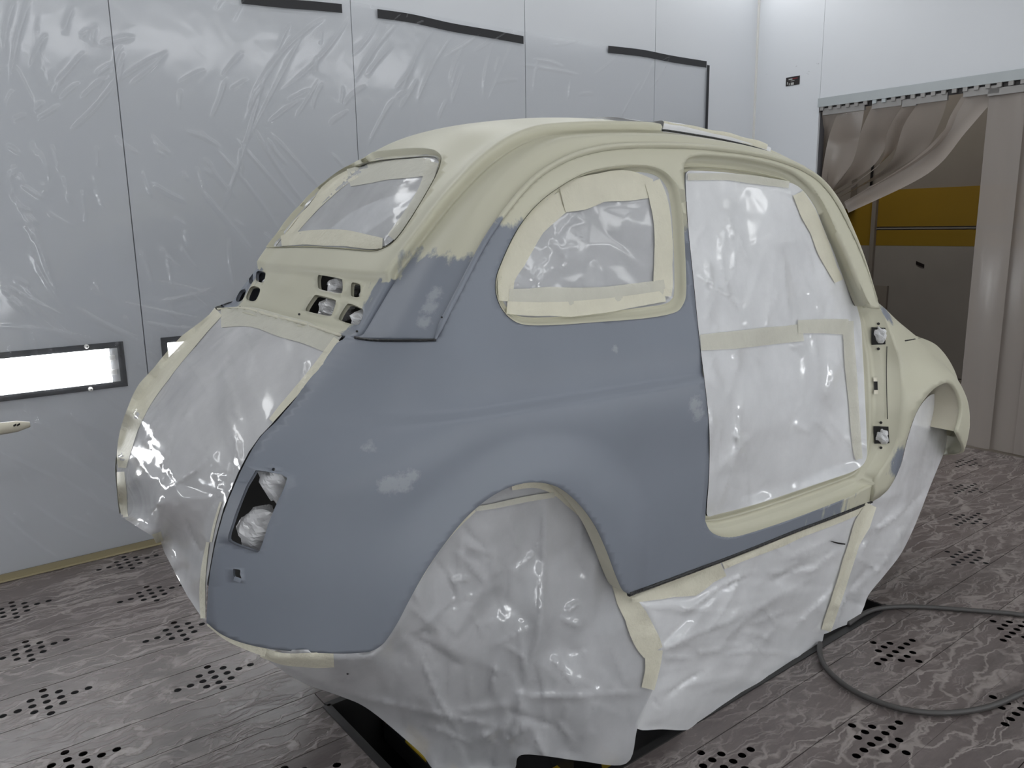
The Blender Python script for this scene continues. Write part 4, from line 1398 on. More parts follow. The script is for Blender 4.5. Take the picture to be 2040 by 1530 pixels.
wo = SIDE.pt(resample(spline(WIN_O, 6, True), 7, True))
nW = len(wo)
wi_px = spline(WIN_I, 6, True); wi_px = np.stack([np.interp(np.linspace(0, 1, nW + 1)[:-1], np.linspace(0, 1, len(wi_px) + 1), np.append(wi_px[:, c], wi_px[0, c])) for c in (0, 1)], 1)
wo_px = spline(WIN_O, 6, True); wo_px = np.stack([np.interp(np.linspace(0, 1, nW + 1)[:-1], np.linspace(0, 1, len(wo_px) + 1), np.append(wo_px[:, c], wo_px[0, c])) for c in (0, 1)], 1)
wo = SIDE.pt(wo_px); wi = np.array([at(x, y, SIDE.hit(x, y)[0][1] + .018) for x, y in wi_px])
for mir in (False, True):
    ring('window_reveal', wo, wi, [(0, -.003), (.12, -.003), (.3, .004), (.42, .012), (.62, .009), (.72, .011), (.85, .004), (1, 0)], 'paint', car, mirror=mir)

# ---- door opening jamb
d_o = spline(np.array([(a, b) for a, b, *_ in DOOR]), 5, True); d_i = spline(np.array([(c, d, e) for _, _, c, d, e in DOOR]), 5, True)
jo = []
for i, (x, y) in enumerate(d_o):
    s_idx = i / 5.0
    if 13.5 < s_idx < 24.2: jo.append(FRONT.hit(x, y)[0])
    else: jo.append(SIDE.hit(x, y)[0])
jo = np.array(jo)
for i, q in enumerate(d_i):
    if i / 5.0 > 33.5 or i < 2: d_i[i][2] = max(SIDE.hit(q[0], q[1])[0][1] + .005, q[2] if i < 2 else -9)
ji = np.array([at(*q) for q in d_i])
for mir in (True, False):
    jamb = ring('door_jamb', jo, ji, [(0, 0), (.04, .010), (.28, .022), (.34, .020), (.38, .032), (.60, .026), (.64, .020), (.70, .024), (.74, .034), (.92, .022), (1, .004)], 'paint', car, mirror=mir)

# ---- roof and rear panel
RW_O = [(530, 492), (540, 476), (565, 438), (604, 390), (647, 347), (692, 319), (743, 304), (812, 296), (853, 297), (872, 303), (879, 316), (871, 345), (846, 391),
        (812, 446), (786, 480), (764, 495), (736, 501), (674, 496), (606, 493), (560, 494)]
RW_I = [(549, 489), (556, 476), (582, 444), (617, 400), (661, 353), (705, 328), (752, 317), (815, 311), (850, 309), (866, 312), (872, 322), (865, 348), (841, 393),
        (808, 444), (783, 476), (762, 490), (736, 496), (674, 491), (612, 488), (574, 489)]
VENTS = [[(633, 550), (638, 548), (676, 555), (682, 560), (682, 580), (676, 584), (640, 577), (634, 572)],
         [(700, 565), (705, 563), (715, 566), (718, 570), (717, 588), (713, 592), (703, 591), (699, 586)],
         [(624, 592), (632, 588), (664, 596), (669, 602), (662, 624), (655, 629), (616, 621), (609, 616)],
         [(690, 608), (698, 605), (719, 614), (724, 620), (719, 640), (710, 647), (682, 640), (675, 633)],
         [(511, 542), (516, 540), (527, 542), (529, 546), (526, 560), (521, 563), (512, 560), (510, 556)],
         [(497, 546), (502, 543), (504, 548), (503, 562), (499, 566), (496, 560)],
         [(498, 574), (505, 570), (516, 573), (518, 580), (511, 596), (504, 600), (493, 597), (491, 590)],
         [(478, 580), (487, 576), (490, 580), (483, 597), (474, 601), (470, 597)]]
def top_loop(px, st=6):
    uv = TOP.uv(resample(spline(np.array(px, float), 6, True), st, True)); return uv


rw_uv = top_loop(RW_O, 7)
v_uv = [top_loop(v, 4) for v in VENTS]
E_ = NCOL - 1.0
KC = 3.0                                # column of the crease
bow = lambda u: 12.15 - 0.0 * u
outer = [(0, 0), (E_, 0), (E_, 16), (0, 16)]
top_outer = densify(np.array(outer, float), .5)
# sunroof opening: between the creases, from behind the raised rear roof to the header
SUN = densify(np.array([(KC + .25, 12.25), (E_ - KC - .25, 12.25), (E_ - KC - .25, 15.1), (KC + .25, 15.1)]), .4)
vo_step = (.15, .10)
roof = panel('roof_panel', TOP, top_outer, [rw_uv, SUN] + v_uv, vo_step, car, 'top', {0: .010, 1: .012, 2: .018, 3: .010, 4: .010, 5: .010, 6: .010, 7: .010, 8: .010, 9: .010, 10: .010})

rwo_px = spline(RW_O, 6, True); rwi_px = spline(RW_I, 6, True)
ro = TOP.pt(rwo_px); ri = TOP.pt(rwi_px)
dn = ri - CAM; ri = ri + dn / np.linalg.norm(dn, axis=1)[:, None] * .02
def ring2(name, O, I, depth, mat, parent):
    k = len(O); nn = np.cross(O[len(O) // 3] - O[0], O[2 * len(O) // 3] - O[0]); nn /= np.linalg.norm(nn)
    if nn @ (CAM - O[0]) < 0: nn = -nn
    V = np.vstack([O + (I - O) * f - nn * d for f, d in depth]); F = []
    for s in range(len(depth) - 1):
        for i in range(k): F.append((s * k + i, s * k + (i + 1) % k, (s + 1) * k + (i + 1) % k, (s + 1) * k + i))
    return mesh_obj(name, V, F, mat, parent, attrs={'grey': np.full(len(V), -.4), 'spot': np.zeros(len(V))})
ring2('window_reveal', ro, ri, [(0, -.002), (.12, -.001), (.35, .010), (.5, .012), (.6, .009), (.8, .012), (1, .004)], 'paint', car)

# ---- rain gutters along both roof edges
gl = SIDE.pt(resample(spline(np.array(G_LINE, float), 6), 9))
for _ in range(6): gl[1:-1] = .25 * gl[:-2] + .5 * gl[1:-1] + .25 * gl[2:]
def gutter(P, mir):
    prof = [(-.006, .004), (.004, .010), (.011, .006), (.010, .000), (.002, -.004)]     # outwards, up
    V = []; k = len(prof)
    tg = np.gradient(P, axis=0); tg /= np.linalg.norm(tg, axis=1)[:, None]
    for ip, (p, t) in enumerate(zip(P, tg)):
        tp = min(1.0, max(.12, (len(P) - 1 - ip) / 22.0)) * min(1, .3 + ip / 4)
        o_ = np.array([0, -1.0, 0.15]); o_ -= t * (o_ @ t); o_ /= np.linalg.norm(o_); u_ = np.cross(o_, t)
        if u_ @ (p - np.array([.5, p[1], .75])) < 0: u_ = -u_
        for a, b in prof: V.append(p + o_ * a * tp + u_ * b * tp)
    V = np.array(V); F = [(i * k + j, i * k + j + 1, (i + 1) * k + j + 1, (i + 1) * k + j) for i in range(len(P) - 1) for j in range(k - 1)]
    F += [tuple(range(k)), tuple((len(P) - 1) * k + j for j in range(k))]
    if mir: V = V * [1, -1, 1]
    mesh_obj('rain_gutter', V, F, 'paint', car, attrs={'grey': grey_attr(V, 'side') , 'spot': np.zeros(len(V))})
for mir in (False, True): gutter(gl, mir)
# dark joint under the rear panel
P = SIDE.pt(seg((706, 672), (740, 677), (800, 678), (868, 677)))
for mir in (1, -1):
    mesh_obj('panel_joint', *tube_geo(P * [1, mir, 1] + [0, -.002 * mir, 0], .0028, 6), 'seal', car)

# ---- front fenders, bonnet, nose
F_EDGE = [(1742, 966), (1749, 944), (1766, 918), (1781, 888), (1790, 850), (1794, 806), (1794, 760), (1790, 718), (1778, 679), (1763, 634), (1749, 608)]
F_ARCH = [(1752, 991), (1772, 972), (1793, 931), (1806, 878), (1825, 823), (1852, 783), (1875, 766), (1893, 763), (1907, 779), (1915, 806), (1914, 832), (1906, 860)]
fe = FRONT.uv(seg(*F_EDGE)); fa = FRONT.uv(seg(*F_ARCH))
fa_end = fa[-1]
fo = chain(fe, [(fe[-1][0] + .0, fe[-1][1])])
uvp = list(fe)                                   # up the door edge
uvp += [(5.0, .45), (6.0, .42), (7.0, .4), (8.0, .4)]        # across the scuttle to the centre line
uvp += [(8.0, 8.0), (0.2, 8.0), (0.2, 6.0)]      # bonnet centre line, nose, back along the lower edge
uvp += [tuple(q) for q in fa[::-1]]
uvp += [tuple(FRONT.hit(1738, 999)[1])]
def ccw_filter(L):
    out = [np.array(L[0], float)]
    for q in L[1:]:
        if np.linalg.norm(np.array(q) - out[-1]) > 1e-3: out.append(np.array(q, float))
    return np.array(out)
front_out = densify(ccw_filter(uvp), .25)
for mir in (False, True):
    panel('front_fender', FRONT, front_out, [], (.13, .13), car, 'front', {0: .010}, mirror=mir)

# wheel-arch liners: deep turned-in lips
def liner(px, surf, depth, mir, name='arch_liner', mat='cream_plain'):
    P = surf.pt(px); V = np.vstack([P + [0, .003, 0], P + [0, depth, 0]]); k = len(P)
    F = [(i, i + 1, k + i + 1, k + i) for i in range(k - 1)]
    if mir: V = V * [1, -1, 1]
    mesh_obj(name, V, F, mat, car)
for mir in (False, True):
    liner(seg(*F_ARCH), FRONT, .16, mir)
    liner(seg(*ARCH), SIDE, .05, mir, mat='tape')

# inner dark box (cabin and engine bay seen through holes)
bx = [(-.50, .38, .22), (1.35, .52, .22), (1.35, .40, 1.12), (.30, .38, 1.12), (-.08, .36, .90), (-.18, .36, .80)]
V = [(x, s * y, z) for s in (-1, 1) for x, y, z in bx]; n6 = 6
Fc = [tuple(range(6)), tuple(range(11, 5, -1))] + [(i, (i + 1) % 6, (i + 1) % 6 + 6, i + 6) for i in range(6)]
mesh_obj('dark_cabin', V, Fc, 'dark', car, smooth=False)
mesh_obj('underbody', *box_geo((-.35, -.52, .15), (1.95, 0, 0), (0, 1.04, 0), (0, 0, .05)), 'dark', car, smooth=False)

# sill underside sealer line
P = SIDE.pt(seg(*SILL))
for mir in (1, -1):
    mesh_obj('sill_sealer', *tube_geo((P + [0, .002, -.002]) * [1, mir, 1], .0062, 6), 'seal', car)

# ---- details on the hinge pillar
PILL0 = depth_rbf([at(c, d, e) + np.array([0, -.0, 0]) for _, _, c, d, e in DOOR[13:25]] + [FRONT.hit(a, b)[0] + [0, .012, 0] for a, b, *_ in DOOR[14:24]])
PILL = depth_mesh(jamb, PILL0)
def pill_patch(name, poly, lift, mat, crump=0, parent=car, seed=1):
    return film(name, poly, lifted(PILL, lift), mat, step=4, crumple=((9, crump),) if crump else (), pin=3, parent=parent, seed=seed, spl=False, smooth=not crump)
for cx, cy, w, h, sk in ((1750, 669, 14, 17, 0), (1755, 866, 15, 17, 2)):
    hp_ = pill_patch('hinge_pocket', [(cx - w, cy - h), (cx + w, cy - h + 1), (cx + w + sk, cy + h), (cx - w + sk, cy + h + 1)], .006, 'dark')
    for dy in (-24, 26):
        pill_patch('bolt_hole', circle_px(cx, cy + dy, 3.2, 8), .006, 'dark', parent=hp_)
ck = pill_patch('check_strap_bracket', [(1741, 752), (1748, 752), (1749, 785), (1742, 785)], .007, 'dark')
pill_patch('bracket_tab', [(1740, 752), (1748, 752), (1748, 760), (1740, 760)], .010, 'cream_plain', parent=ck)
pill_patch('bracket_tab', [(1741, 777), (1750, 777), (1750, 785), (1741, 785)], .010, 'cream_plain', parent=ck)
tape('pillar_seam', [(1767, 690), (1766, 740), (1767, 800), (1768, 835)], 1.6, PILL, 'dark', .006, car, wob=0)
tape('bonnet_gap', [(1803, 679), (1820, 676), (1836, 672)], 2.0, depth_surf(FRONT), 'seal', .004, car, wob=.2)

# small body details on the quarter panel
tape('bracket', [(466, 1152), (480, 1157)], 9, depth_surf(SIDE), 'paint', .004, car, wob=0)
for px, py, r in ((596, 626, 2.6), (711, 660, 2.6), (478, 612, 2.2)):
    film('bolt_hole', circle_px(px, py, r, 8), lifted(depth_surf(TOP), .002), 'dark', step=3, crumple=(), pin=0, parent=car, spl=False)
film('bolt_hole', circle_px(880, 632, 2.2, 8), lifted(depth_surf(SIDE), .012), 'dark', step=3, crumple=(), pin=0, parent=car, spl=False)

# ================================================================== MASKING FILM AND TAPE
def thing_film(name, base, label):
    return empty(name, base, label, 'masking film')


# --- engine opening
ENG_POLY = [(433, 617), (486, 615), (537, 629), (606, 646), (681, 670), (636, 733), (596, 781), (566, 815), (543, 843), (518, 869), (496, 900), (474, 942), (446, 1010),
            (427, 1080), (413, 1160), (408, 1236), (399, 1226), (372, 1185), (348, 1140), (327, 1099), (320, 1078), (282, 1055), (242, 1030), (238, 1000), (236, 962), (232, 930), (235, 903),
            (253, 854), (279, 798), (309, 754), (338, 718), (388, 662)]
eng_edge = SIDE.pt([(x, y) for x, y in ENG_R]) + [0.004, .006, 0]
left_edge = [at(433, 617, .40), at(388, 662, .43), at(338, 718, .44), at(309, 754, .445), at(279, 798, .45), at(253, 854, .45), at(235, 903, .45), at(232, 930, .45), at(238, 1000, .45), at(242, 1030, .45)]
def between(y, i, f, back):
    p = eng_edge[i] * (1 - f) + left_edge[i if i < len(left_edge) else -1] * f; return p + [-back, 0, 0]
mids = []
for zq, xr in ((.80, -.31), (.70, -.44), (.60, -.545), (.50, -.595), (.40, -.625), (.33, -.63)):
    for yy in (-.22, 0, .22): mids.append(np.array([xr - .03 * (1 - (yy / .45) ** 2), yy, zq]))
topc = [TOP.fn(np.array([u]), np.array([0.0]))[0] for u in np.linspace(2.6, NCOL - 3.6, 7)]
ENGD = depth_rbf(list(eng_edge) + left_edge + mids + topc + [at(320, 1078, .02), at(372, 1185, -.25), at(348, 1140, -.12)])
ef = thing_film('engine_cover_film', (-.6, 0, .3), 'shiny translucent masking film stretched over the open engine bay at the rear')
_s = film('sheet', ENG_POLY, ENGD, 'film_gloss', 5, ((130, .022), (60, .014), (26, .005)),
     [((318, 985), (310, 1078), 6, .012), ((318, 980), (345, 835), 4, .010), ((318, 985), (420, 915), 9, .014), ((330, 975), (470, 870), 12, .008), ((300, 880), (318, 840), 4, .008),
      ((255, 930), (270, 980), 5, .008), ((262, 900), (300, 860), 5, .007), ((345, 850), (322, 985), 5, -.010), ((420, 945), (470, 935), 6, .006), ((400, 1010), (330, 1060), 14, .010),
      ((340, 1000), (400, 1200), 18, .010), ((470, 640), (450, 800), 22, .004), ((540, 660), (520, 820), 25, .004), ((590, 680), (560, 760), 14, -.004)], grain=(75, 1.8), folds=((14, 70, 25, 110, 4, 0.012), (10, 130, 20, 70, 4, 0.01), (14, 40, 40, 40, 3, 0.006)), parent=ef, seed=4, spl=False)
ENGD = depth_mesh(_s, ENGD)
tape('tape', [(436, 622), (388, 669), (338, 721), (308, 757), (280, 800), (257, 856), (245, 903), (242, 932)], [20, 30, 36, 40, 42, 36, 26, 16], ENGD, 'tape', .006, ef, 5)
tape('tape', [(240, 940), (244, 990), (250, 1030)], [14, 16, 14], ENGD, 'tape', .006, ef, 6)
tape('tape', [(440, 632), (500, 632), (560, 648), (615, 664), (668, 690)], [36, 40, 44, 44, 40], ENGD, 'tape_pale', .005, ef, 7)
tape('tape', [(672, 676), (630, 732), (590, 780), (562, 812), (540, 838)], [16, 15, 15, 14, 10], ENGD, 'tape', .006, ef, 8, wob=.05)
tape('tape', [(414, 1080), (406, 1130), (403, 1180), (404, 1232)], [6, 10, 12, 10], ENGD, 'tape', .007, ef, 9, wob=.05)
tape('tape', [(440, 1000), (428, 1040), (420, 1080)], [4, 5, 5], ENGD, 'tape', .006, ef, 10, wob=.05)
tape('tape', [(312, 1062), (318, 1080)], [18, 14], ENGD, 'tape', .007, ef, 12)
mesh_obj('tape_edge', *tube_geo(lifted(ENGD, .006)(seg((433, 616), (486, 614), (537, 628), (606, 645), (678, 668))), .0035, 6), 'tape', ef)

zz = np.linspace(.84, .27, 22)
le = np.array(left_edge); le = le[np.argsort(le[:, 2])]
LA = np.array([[np.interp(z, le[:, 2], le[:, 0]) - .004, np.interp(z, le[:, 2], le[:, 1]) + .002, z] for z in zz])
xe_ = interp_s(zz, EDGE_Z, EDGE_X) + .050
LB = np.array([[x, half_width(np.array([x]), np.array([z]))[0] + .002, z] for x, z in zip(xe_, zz)])
rows_ = [LA + (LB - LA) * t + np.array([-.012 * math.sin(math.pi * t), .010 * math.sin(math.pi * t), 0]) for t in np.linspace(0, 1, 6)]
V = np.vstack(rows_); nz_ = len(zz)
mesh_obj('tape', V, [(r * nz_ + i, r * nz_ + i + 1, (r + 1) * nz_ + i + 1, (r + 1) * nz_ + i) for r in range(5) for i in range(nz_ - 1)], 'tape', ef)

# --- rear window
RWD = depth_surf(TOP_IN)
rwf = thing_film('rear_window_mask', (-.17, 0, 1.01), 'masking film framed with cream tape in the rear window opening')
RW_X = np.array(RW_I, float); RW_X = RW_X.mean(0) + (RW_X - RW_X.mean(0)) * 1.02
_s = film('sheet', RW_X, RWD, 'film_thin', 5, ((70, .010), (30, .005)),
     [((640, 440), (690, 380), 5, .005), ((700, 470), (830, 390), 6, .005), ((660, 470), (800, 380), 5, .004), ((760, 480), (820, 420), 5, .005), ((610, 430), (640, 400), 4, .006)], grain=(-30, 1.5), folds=((10, -35, 15, 70, 4, 0.007), (8, -60, 30, 35, 3, 0.005)), parent=rwf, seed=12, pin=10)
RWD = depth_mesh(_s, RWD)
tape('tape', [(568, 480), (594, 448), (629, 406), (670, 366), (708, 342)], [16, 20, 22, 24, 22], RWD, 'tape', .005, rwf, 21, .16, .003)
tape('tape', [(694, 352), (752, 340), (815, 335), (858, 332)], [36, 40, 40, 30], RWD, 'tape_pale', .006, rwf, 22, .10, .003)
tape('tape', [(862, 322), (846, 375), (815, 428), (780, 474)], [22, 20, 20, 20], RWD, 'tape_pale', .005, rwf, 23, .2, .003)
tape('tape', [(560, 480), (620, 473), (680, 474), (735, 482), (762, 484)], [20, 30, 34, 28, 20], RWD, 'tape', .006, rwf, 24, .06, .002)

# --- side window
WD = depth_rbf([p for p in wi[::4]] + [at(1180, 500, -.548), at(1250, 450, -.53), at(1130, 560, -.565), at(1290, 570, -.57)])
swf = thing_film('side_window_mask', SIDE.hit(1180, 640)[0], 'masking film framed with cream tape in the rear side window')
_s = film('sheet', WIN_I, WD, 'film_thin', 5, ((85, .014), (36, .006)),
     [((1150, 420), (1100, 480), 5, .006), ((1110, 500), (1150, 490), 4, .005), ((1065, 565), (1140, 510), 6, .004), ((1095, 480), (1115, 495), 3, .006)], grain=(60, 1.3), folds=((8, -45, 25, 60, 4, 0.007), (8, 60, 30, 40, 3, 0.005)), parent=swf, seed=15, pin=10)
WD = depth_mesh(_s, WD)
tape('tape', [(1006, 600), (1012, 545), (1036, 490), (1066, 447), (1104, 408), (1140, 390)], [26, 38, 46, 50, 50, 44], WD, 'tape', .005, swf, 31, .12, .004)
tape('tape', [(1120, 396), (1165, 385), (1215, 375), (1262, 372), (1300, 374)], [46, 62, 66, 60, 40], WD, 'tape', .0065, swf, 32, .12, .003)
tape('tape', [(1300, 362), (1314, 400), (1320, 450), (1322, 520), (1320, 590)], [30, 34, 34, 40, 34], WD, 'tape', .0075, swf, 33, .08, .002)
tape('tape', [(1014, 588), (1080, 590), (1180, 590), (1260, 582), (1325, 572)], [24, 34, 34, 34, 30], WD, 'tape_pale', .0065, swf, 34, .04)
tape('tape', [(1010, 612), (1080, 617), (1180, 612), (1260, 600), (1325, 590)], [26, 28, 28, 26, 22], WD, 'tape', .008, swf, 35, .06)

# --- door opening
D_IN = [(c, d) for _, _, c, d, _ in DOOR]
DD = depth_rbf([at(c, d, e) for _, _, c, d, e in DOOR] + [at(1530, 700, -.575), at(1550, 880, -.59), at(1500, 500, -.53), at(1620, 800, -.57)])
df = thing_film('door_opening_film', (1.0, -.6, .25), 'large white translucent masking film closing the door opening')
_s = film('sheet', D_IN, DD, 'film', 5, ((150, .026), (66, .018), (30, .007)),
     [((1480, 640), (1530, 480), 14, .012), ((1560, 560), (1500, 700), 10, .010), ((1600, 430), (1620, 560), 10, .010), ((1430, 560), (1400, 660), 8, .008), ((1640, 620), (1690, 640), 7, .010),
      ((1600, 560), (1660, 660), 8, .010), ((1425, 1020), (1480, 870), 7, .012), ((1450, 900), (1415, 830), 9, .010), ((1590, 860), (1610, 700), 8, .010), ((1580, 845), (1615, 862), 6, .012),
      ((1640, 800), (1680, 700), 8, .014), ((1690, 880), (1640, 820), 8, .008), ((1520, 560), (1525, 660), 8, .010), ((1580, 460), (1590, 600), 16, .010), ((1455, 400), (1440, 500), 20, .006), ((1660, 830), (1655, 690), 6, .010)], grain=(88, 2.2), folds=((22, 92, 14, 150, 5, 0.014), (14, 60, 25, 70, 4, 0.012), (10, 20, 25, 50, 4, 0.01), (16, 95, 40, 35, 3, 0.006)), parent=df, seed=21, pin=20)
DD = depth_mesh(_s, DD)
tape('tape', [(1396, 682), (1460, 678), (1530, 670), (1600, 662)], [32, 36, 36, 34], DD, 'tape_pale', .008, df, 41, .04)
tape('tape', [(1590, 652), (1640, 650), (1690, 652)], [28, 30, 30], DD, 'tape_pale', .010, df, 42, .06)
tape('tape', [(1590, 385), (1610, 425), (1632, 470), (1652, 515), (1672, 560)], [22, 30, 30, 26, 18], DD, 'tape', .009, df, 43, .16, .003)
tape('tape', [(1688, 640), (1694, 720), (1700, 800), (1708, 890), (1712, 915)], [22, 22, 20, 18, 14], DD, 'tape_pale', .009, df, 44, .08)
tape('tape', [(1370, 352), (1440, 352), (1510, 359), (1572, 368)], [14, 14, 16, 14], DD, 'tape_pale', .007, df, 45, .1)

# --- rear wheel arch: big skirt down to the floor
AP = [(526, 1302), (600, 1294), (690, 1296), (733, 1292), (756, 1276), (784, 1236), (814, 1180), (846, 1126), (884, 1072), (925, 1024), (970, 987), (1018, 964), (1065, 955),
      (1112, 964), (1155, 995), (1190, 1040), (1214, 1090), (1232, 1140), (1246, 1176), (1262, 1192), (1295, 1240), (1316, 1290), (1310, 1345), (1292, 1395), (1270, 1450), (1248, 1521),
      (1157, 1516), (1100, 1508), (1051, 1503), (1031, 1509), (1012, 1540), (880, 1540), (835, 1497), (737, 1415), (678, 1387), (612, 1364), (560, 1334)]
AD = depth_rbf([at(526, 1302, -.50), at(600, 1294, -.565), at(690, 1296, -.585), at(784, 1236, -.625), at(846, 1126, -.635), at(925, 1024, -.640), at(1018, 964, -.640), at(1112, 964, -.635),
                at(1190, 1040, -.61), at(1232, 1140, -.61), at(1262, 1192, -.615), at(1316, 1290, -.635), at(1292, 1395, -.63), at(1248, 1521, -.615), at(1157, 1516, -.60), at(1051, 1503, -.55),
                at(1012, 1540, -.50), at(880, 1540, -.42), at(835, 1497, -.40), at(737, 1415, -.40), at(678, 1387, -.40), at(612, 1364, -.41), at(1060, 1100, -.575), at(1000, 1200, -.59),
                at(900, 1300, -.58), at(1074, 1250, -.61), at(1200, 1350, -.625), at(800, 1400, -.48), at(960, 1450, -.52)])
af = thing_film('wheel_arch_film', (0, -.6, FLOOR), 'thin greyish masking film hanging from the rear wheel arch to the floor pit')
_s = film('sheet', AP, AD, 'film_thin', 6, ((160, .028), (72, .020), (34, .007)),
     [((1088, 1000), (1072, 1310), 9, .022), ((1072, 1260), (1010, 1520), 12, .020), ((920, 1060), (915, 1195), 8, .014), ((1000, 1180), (985, 1090), 8, .012), ((1015, 1195), (1020, 1120), 7, .012),
      ((790, 1290), (900, 1200), 8, .010), ((1160, 1250), (1115, 1230), 7, .014), ((1100, 1310), (1150, 1370), 7, .014), ((1250, 1370), (1220, 1285), 8, .012), ((1150, 1350), (1200, 1380), 6, .010),
      ((700, 1385), (1000, 1450), 6, .014), ((900, 1420), (1040, 1400), 9, .012), ((1000, 1480), (1060, 1440), 8, .016), ((960, 1460), (1000, 1490), 6, .012), ((1070, 1390), (1280, 1380), 8, .014),
      ((680, 1340), (760, 1290), 10, .008), ((1130, 1080), (1170, 1160), 16, -.012), ((870, 1130), (860, 1230), 14, -.008)], grain=(80, 1.5), folds=((16, 85, 22, 130, 5, 0.016), (12, 30, 25, 90, 5, 0.014), (10, 150, 20, 80, 5, 0.014), (18, 60, 60, 40, 4, 0.008)), parent=af, seed=33, pin=14)
AD = depth_mesh(_s, AD)
tape('tape', [(945, 1014), (985, 1008), (1040, 996), (1105, 986)], [10, 11, 11, 11], AD, 'tape_pale', .010, af, 51, .06)
tape('tape', [(1020, 972), (1070, 966), (1115, 980), (1155, 1014), (1185, 1056), (1206, 1106), (1220, 1150)], [9, 13, 20, 26, 26, 20, 12], AD, 'tape', .008, af, 52, .15, .003)
tape('tape', [(800, 1216), (835, 1155), (870, 1100), (905, 1055), (945, 1016)], [5, 6, 7, 8, 8], AD, 'tape', .009, af, 53, .1)
tape('tape', [(414, 1242), (450, 1270), (490, 1288), (530, 1300)], [7, 10, 12, 16], depth_surf(SIDE, .006), 'tape', .001, af, 54, .1)
tape('tape', [(520, 1300), (570, 1312), (620, 1316), (665, 1314)], [18, 26, 30, 28], AD, 'tape', .008, af, 55, .08)
tape('tape', [(1225, 1160), (1250, 1200), (1268, 1240), (1290, 1280), (1302, 1300)], [14, 34, 46, 48, 40], AD, 'tape', .009, af, 56, .12, .004)
tape('tape', [(1303, 1295), (1300, 1330), (1290, 1372)], [34, 28, 24], AD, 'tape', .011, af, 57, .12, .003)

# --- below the sill
SP = [(1254, 1182), (1377, 1137), (1480, 1098), (1583, 1057), (1660, 1028), (1735, 1000), (1722, 1042), (1700, 1100), (1672, 1172), (1645, 1250), (1632, 1297), (1600, 1318), (1546, 1349), (1490, 1384),
      (1435, 1417), (1400, 1440), (1369, 1454), (1320, 1453), (1268, 1450), (1288, 1398), (1306, 1345), (1312, 1290), (1292, 1240)]
SD = depth_rbf([at(1254, 1182, -.605), at(1377, 1137, -.608), at(1480, 1098, -.606), at(1583, 1057, -.602), at(1735, 1000, -.592), at(1700, 1100, -.585), at(1645, 1250, -.55), at(1632, 1297, -.53),
                at(1546, 1349, -.555), at(1435, 1417, -.575), at(1369, 1454, -.59), at(1268, 1450, -.62), at(1306, 1345, -.625), at(1312, 1290, -.625), at(1292, 1240, -.62), at(1450, 1250, -.60), at(1560, 1180, -.59)])
sf = thing_film('sill_film', (.9, -.6, -.3), 'white crumpled masking film hanging below the door sill')
_s = film('sheet', SP, SD, 'film', 5, ((120, .026), (56, .018), (26, .007)),
     [((1320, 1292), (1470, 1230), 7, .018), ((1260, 1205), (1470, 1222), 8, .012), ((1330, 1290), (1430, 1265), 6, .012), ((1320, 1200), (1400, 1212), 8, .010), ((1450, 1240), (1660, 1130), 10, .012),
      ((1600, 1150), (1680, 1090), 8, .014), ((1480, 1330), (1560, 1230), 10, .010), ((1590, 1240), (1640, 1190), 8, .012), ((1340, 1370), (1500, 1340), 14, .008), ((1560, 1120), (1680, 1060), 8, .010),
      ((1320, 1310), (1380, 1310), 8, .012), ((1500, 1170), (1640, 1090), 9, .008)], grain=(-24, 1.8), folds=((16, -25, 14, 120, 5, 0.016), (10, 35, 25, 60, 4, 0.012), (14, -60, 30, 45, 4, 0.009)), parent=sf, seed=41, pin=16)
SD = depth_mesh(_s, SD)
tape('tape', [(1258, 1192), (1320, 1180), (1385, 1158), (1440, 1132)], [16, 30, 40, 38], SD, 'tape', .010, sf, 61, .14, .004)
tape('tape', [(1440, 1124), (1520, 1094), (1600, 1062), (1690, 1026), (1735, 1008)], [22, 18, 16, 16, 14], SD, 'tape', .008, sf, 62, .12, .003)
tape('tape', [(1736, 1006), (1716, 1050), (1698, 1100), (1680, 1150), (1662, 1200), (1645, 1256)], [20, 24, 22, 20, 22, 18], SD, 'tape', .012, sf, 63, .15, .004)
tape('tear', [(1655, 1078), (1668, 1082), (1684, 1084)], [1.5, 4, 2.5], SD, 'dark', .013, sf, 64, .3)
tape('tape_curl', [(1378, 1136), (1400, 1130), (1420, 1118), (1440, 1108)], [7, 14, 14, 6], SD, 'seal', .014, sf, 65, .3, .004)

# --- front wheel arch
FP = [(1735, 1002), (1754, 986), (1774, 966), (1795, 926), (1808, 874), (1828, 818), (1855, 786), (1876, 792), (1890, 804), (1888, 850), (1884, 891), (1871, 925), (1852, 972), (1834, 1019), (1815, 1064),
      (1793, 1106), (1762, 1146), (1731, 1184), (1720, 1212), (1706, 1235), (1672, 1250), (1636, 1262), (1655, 1210), (1690, 1125), (1716, 1048)]
FD = depth_rbf([at(1735, 1002, -.585), at(1754, 986, -.59), at(1795, 926, -.59), at(1808, 874, -.585), at(1828, 818, -.575), at(1855, 786, -.56), at(1890, 804, -.50), at(1884, 891, -.49), at(1871, 925, -.50),
                at(1834, 1019, -.52), at(1793, 1106, -.53), at(1731, 1184, -.53), at(1706, 1235, -.53), at(1636, 1262, -.535), at(1690, 1125, -.565), at(1716, 1048, -.58), at(1850, 880, -.545), at(1790, 1020, -.56)])
ff = thing_film('front_arch_film', (1.7, -.55, -.3), 'white masking film hanging from the front wheel arch')
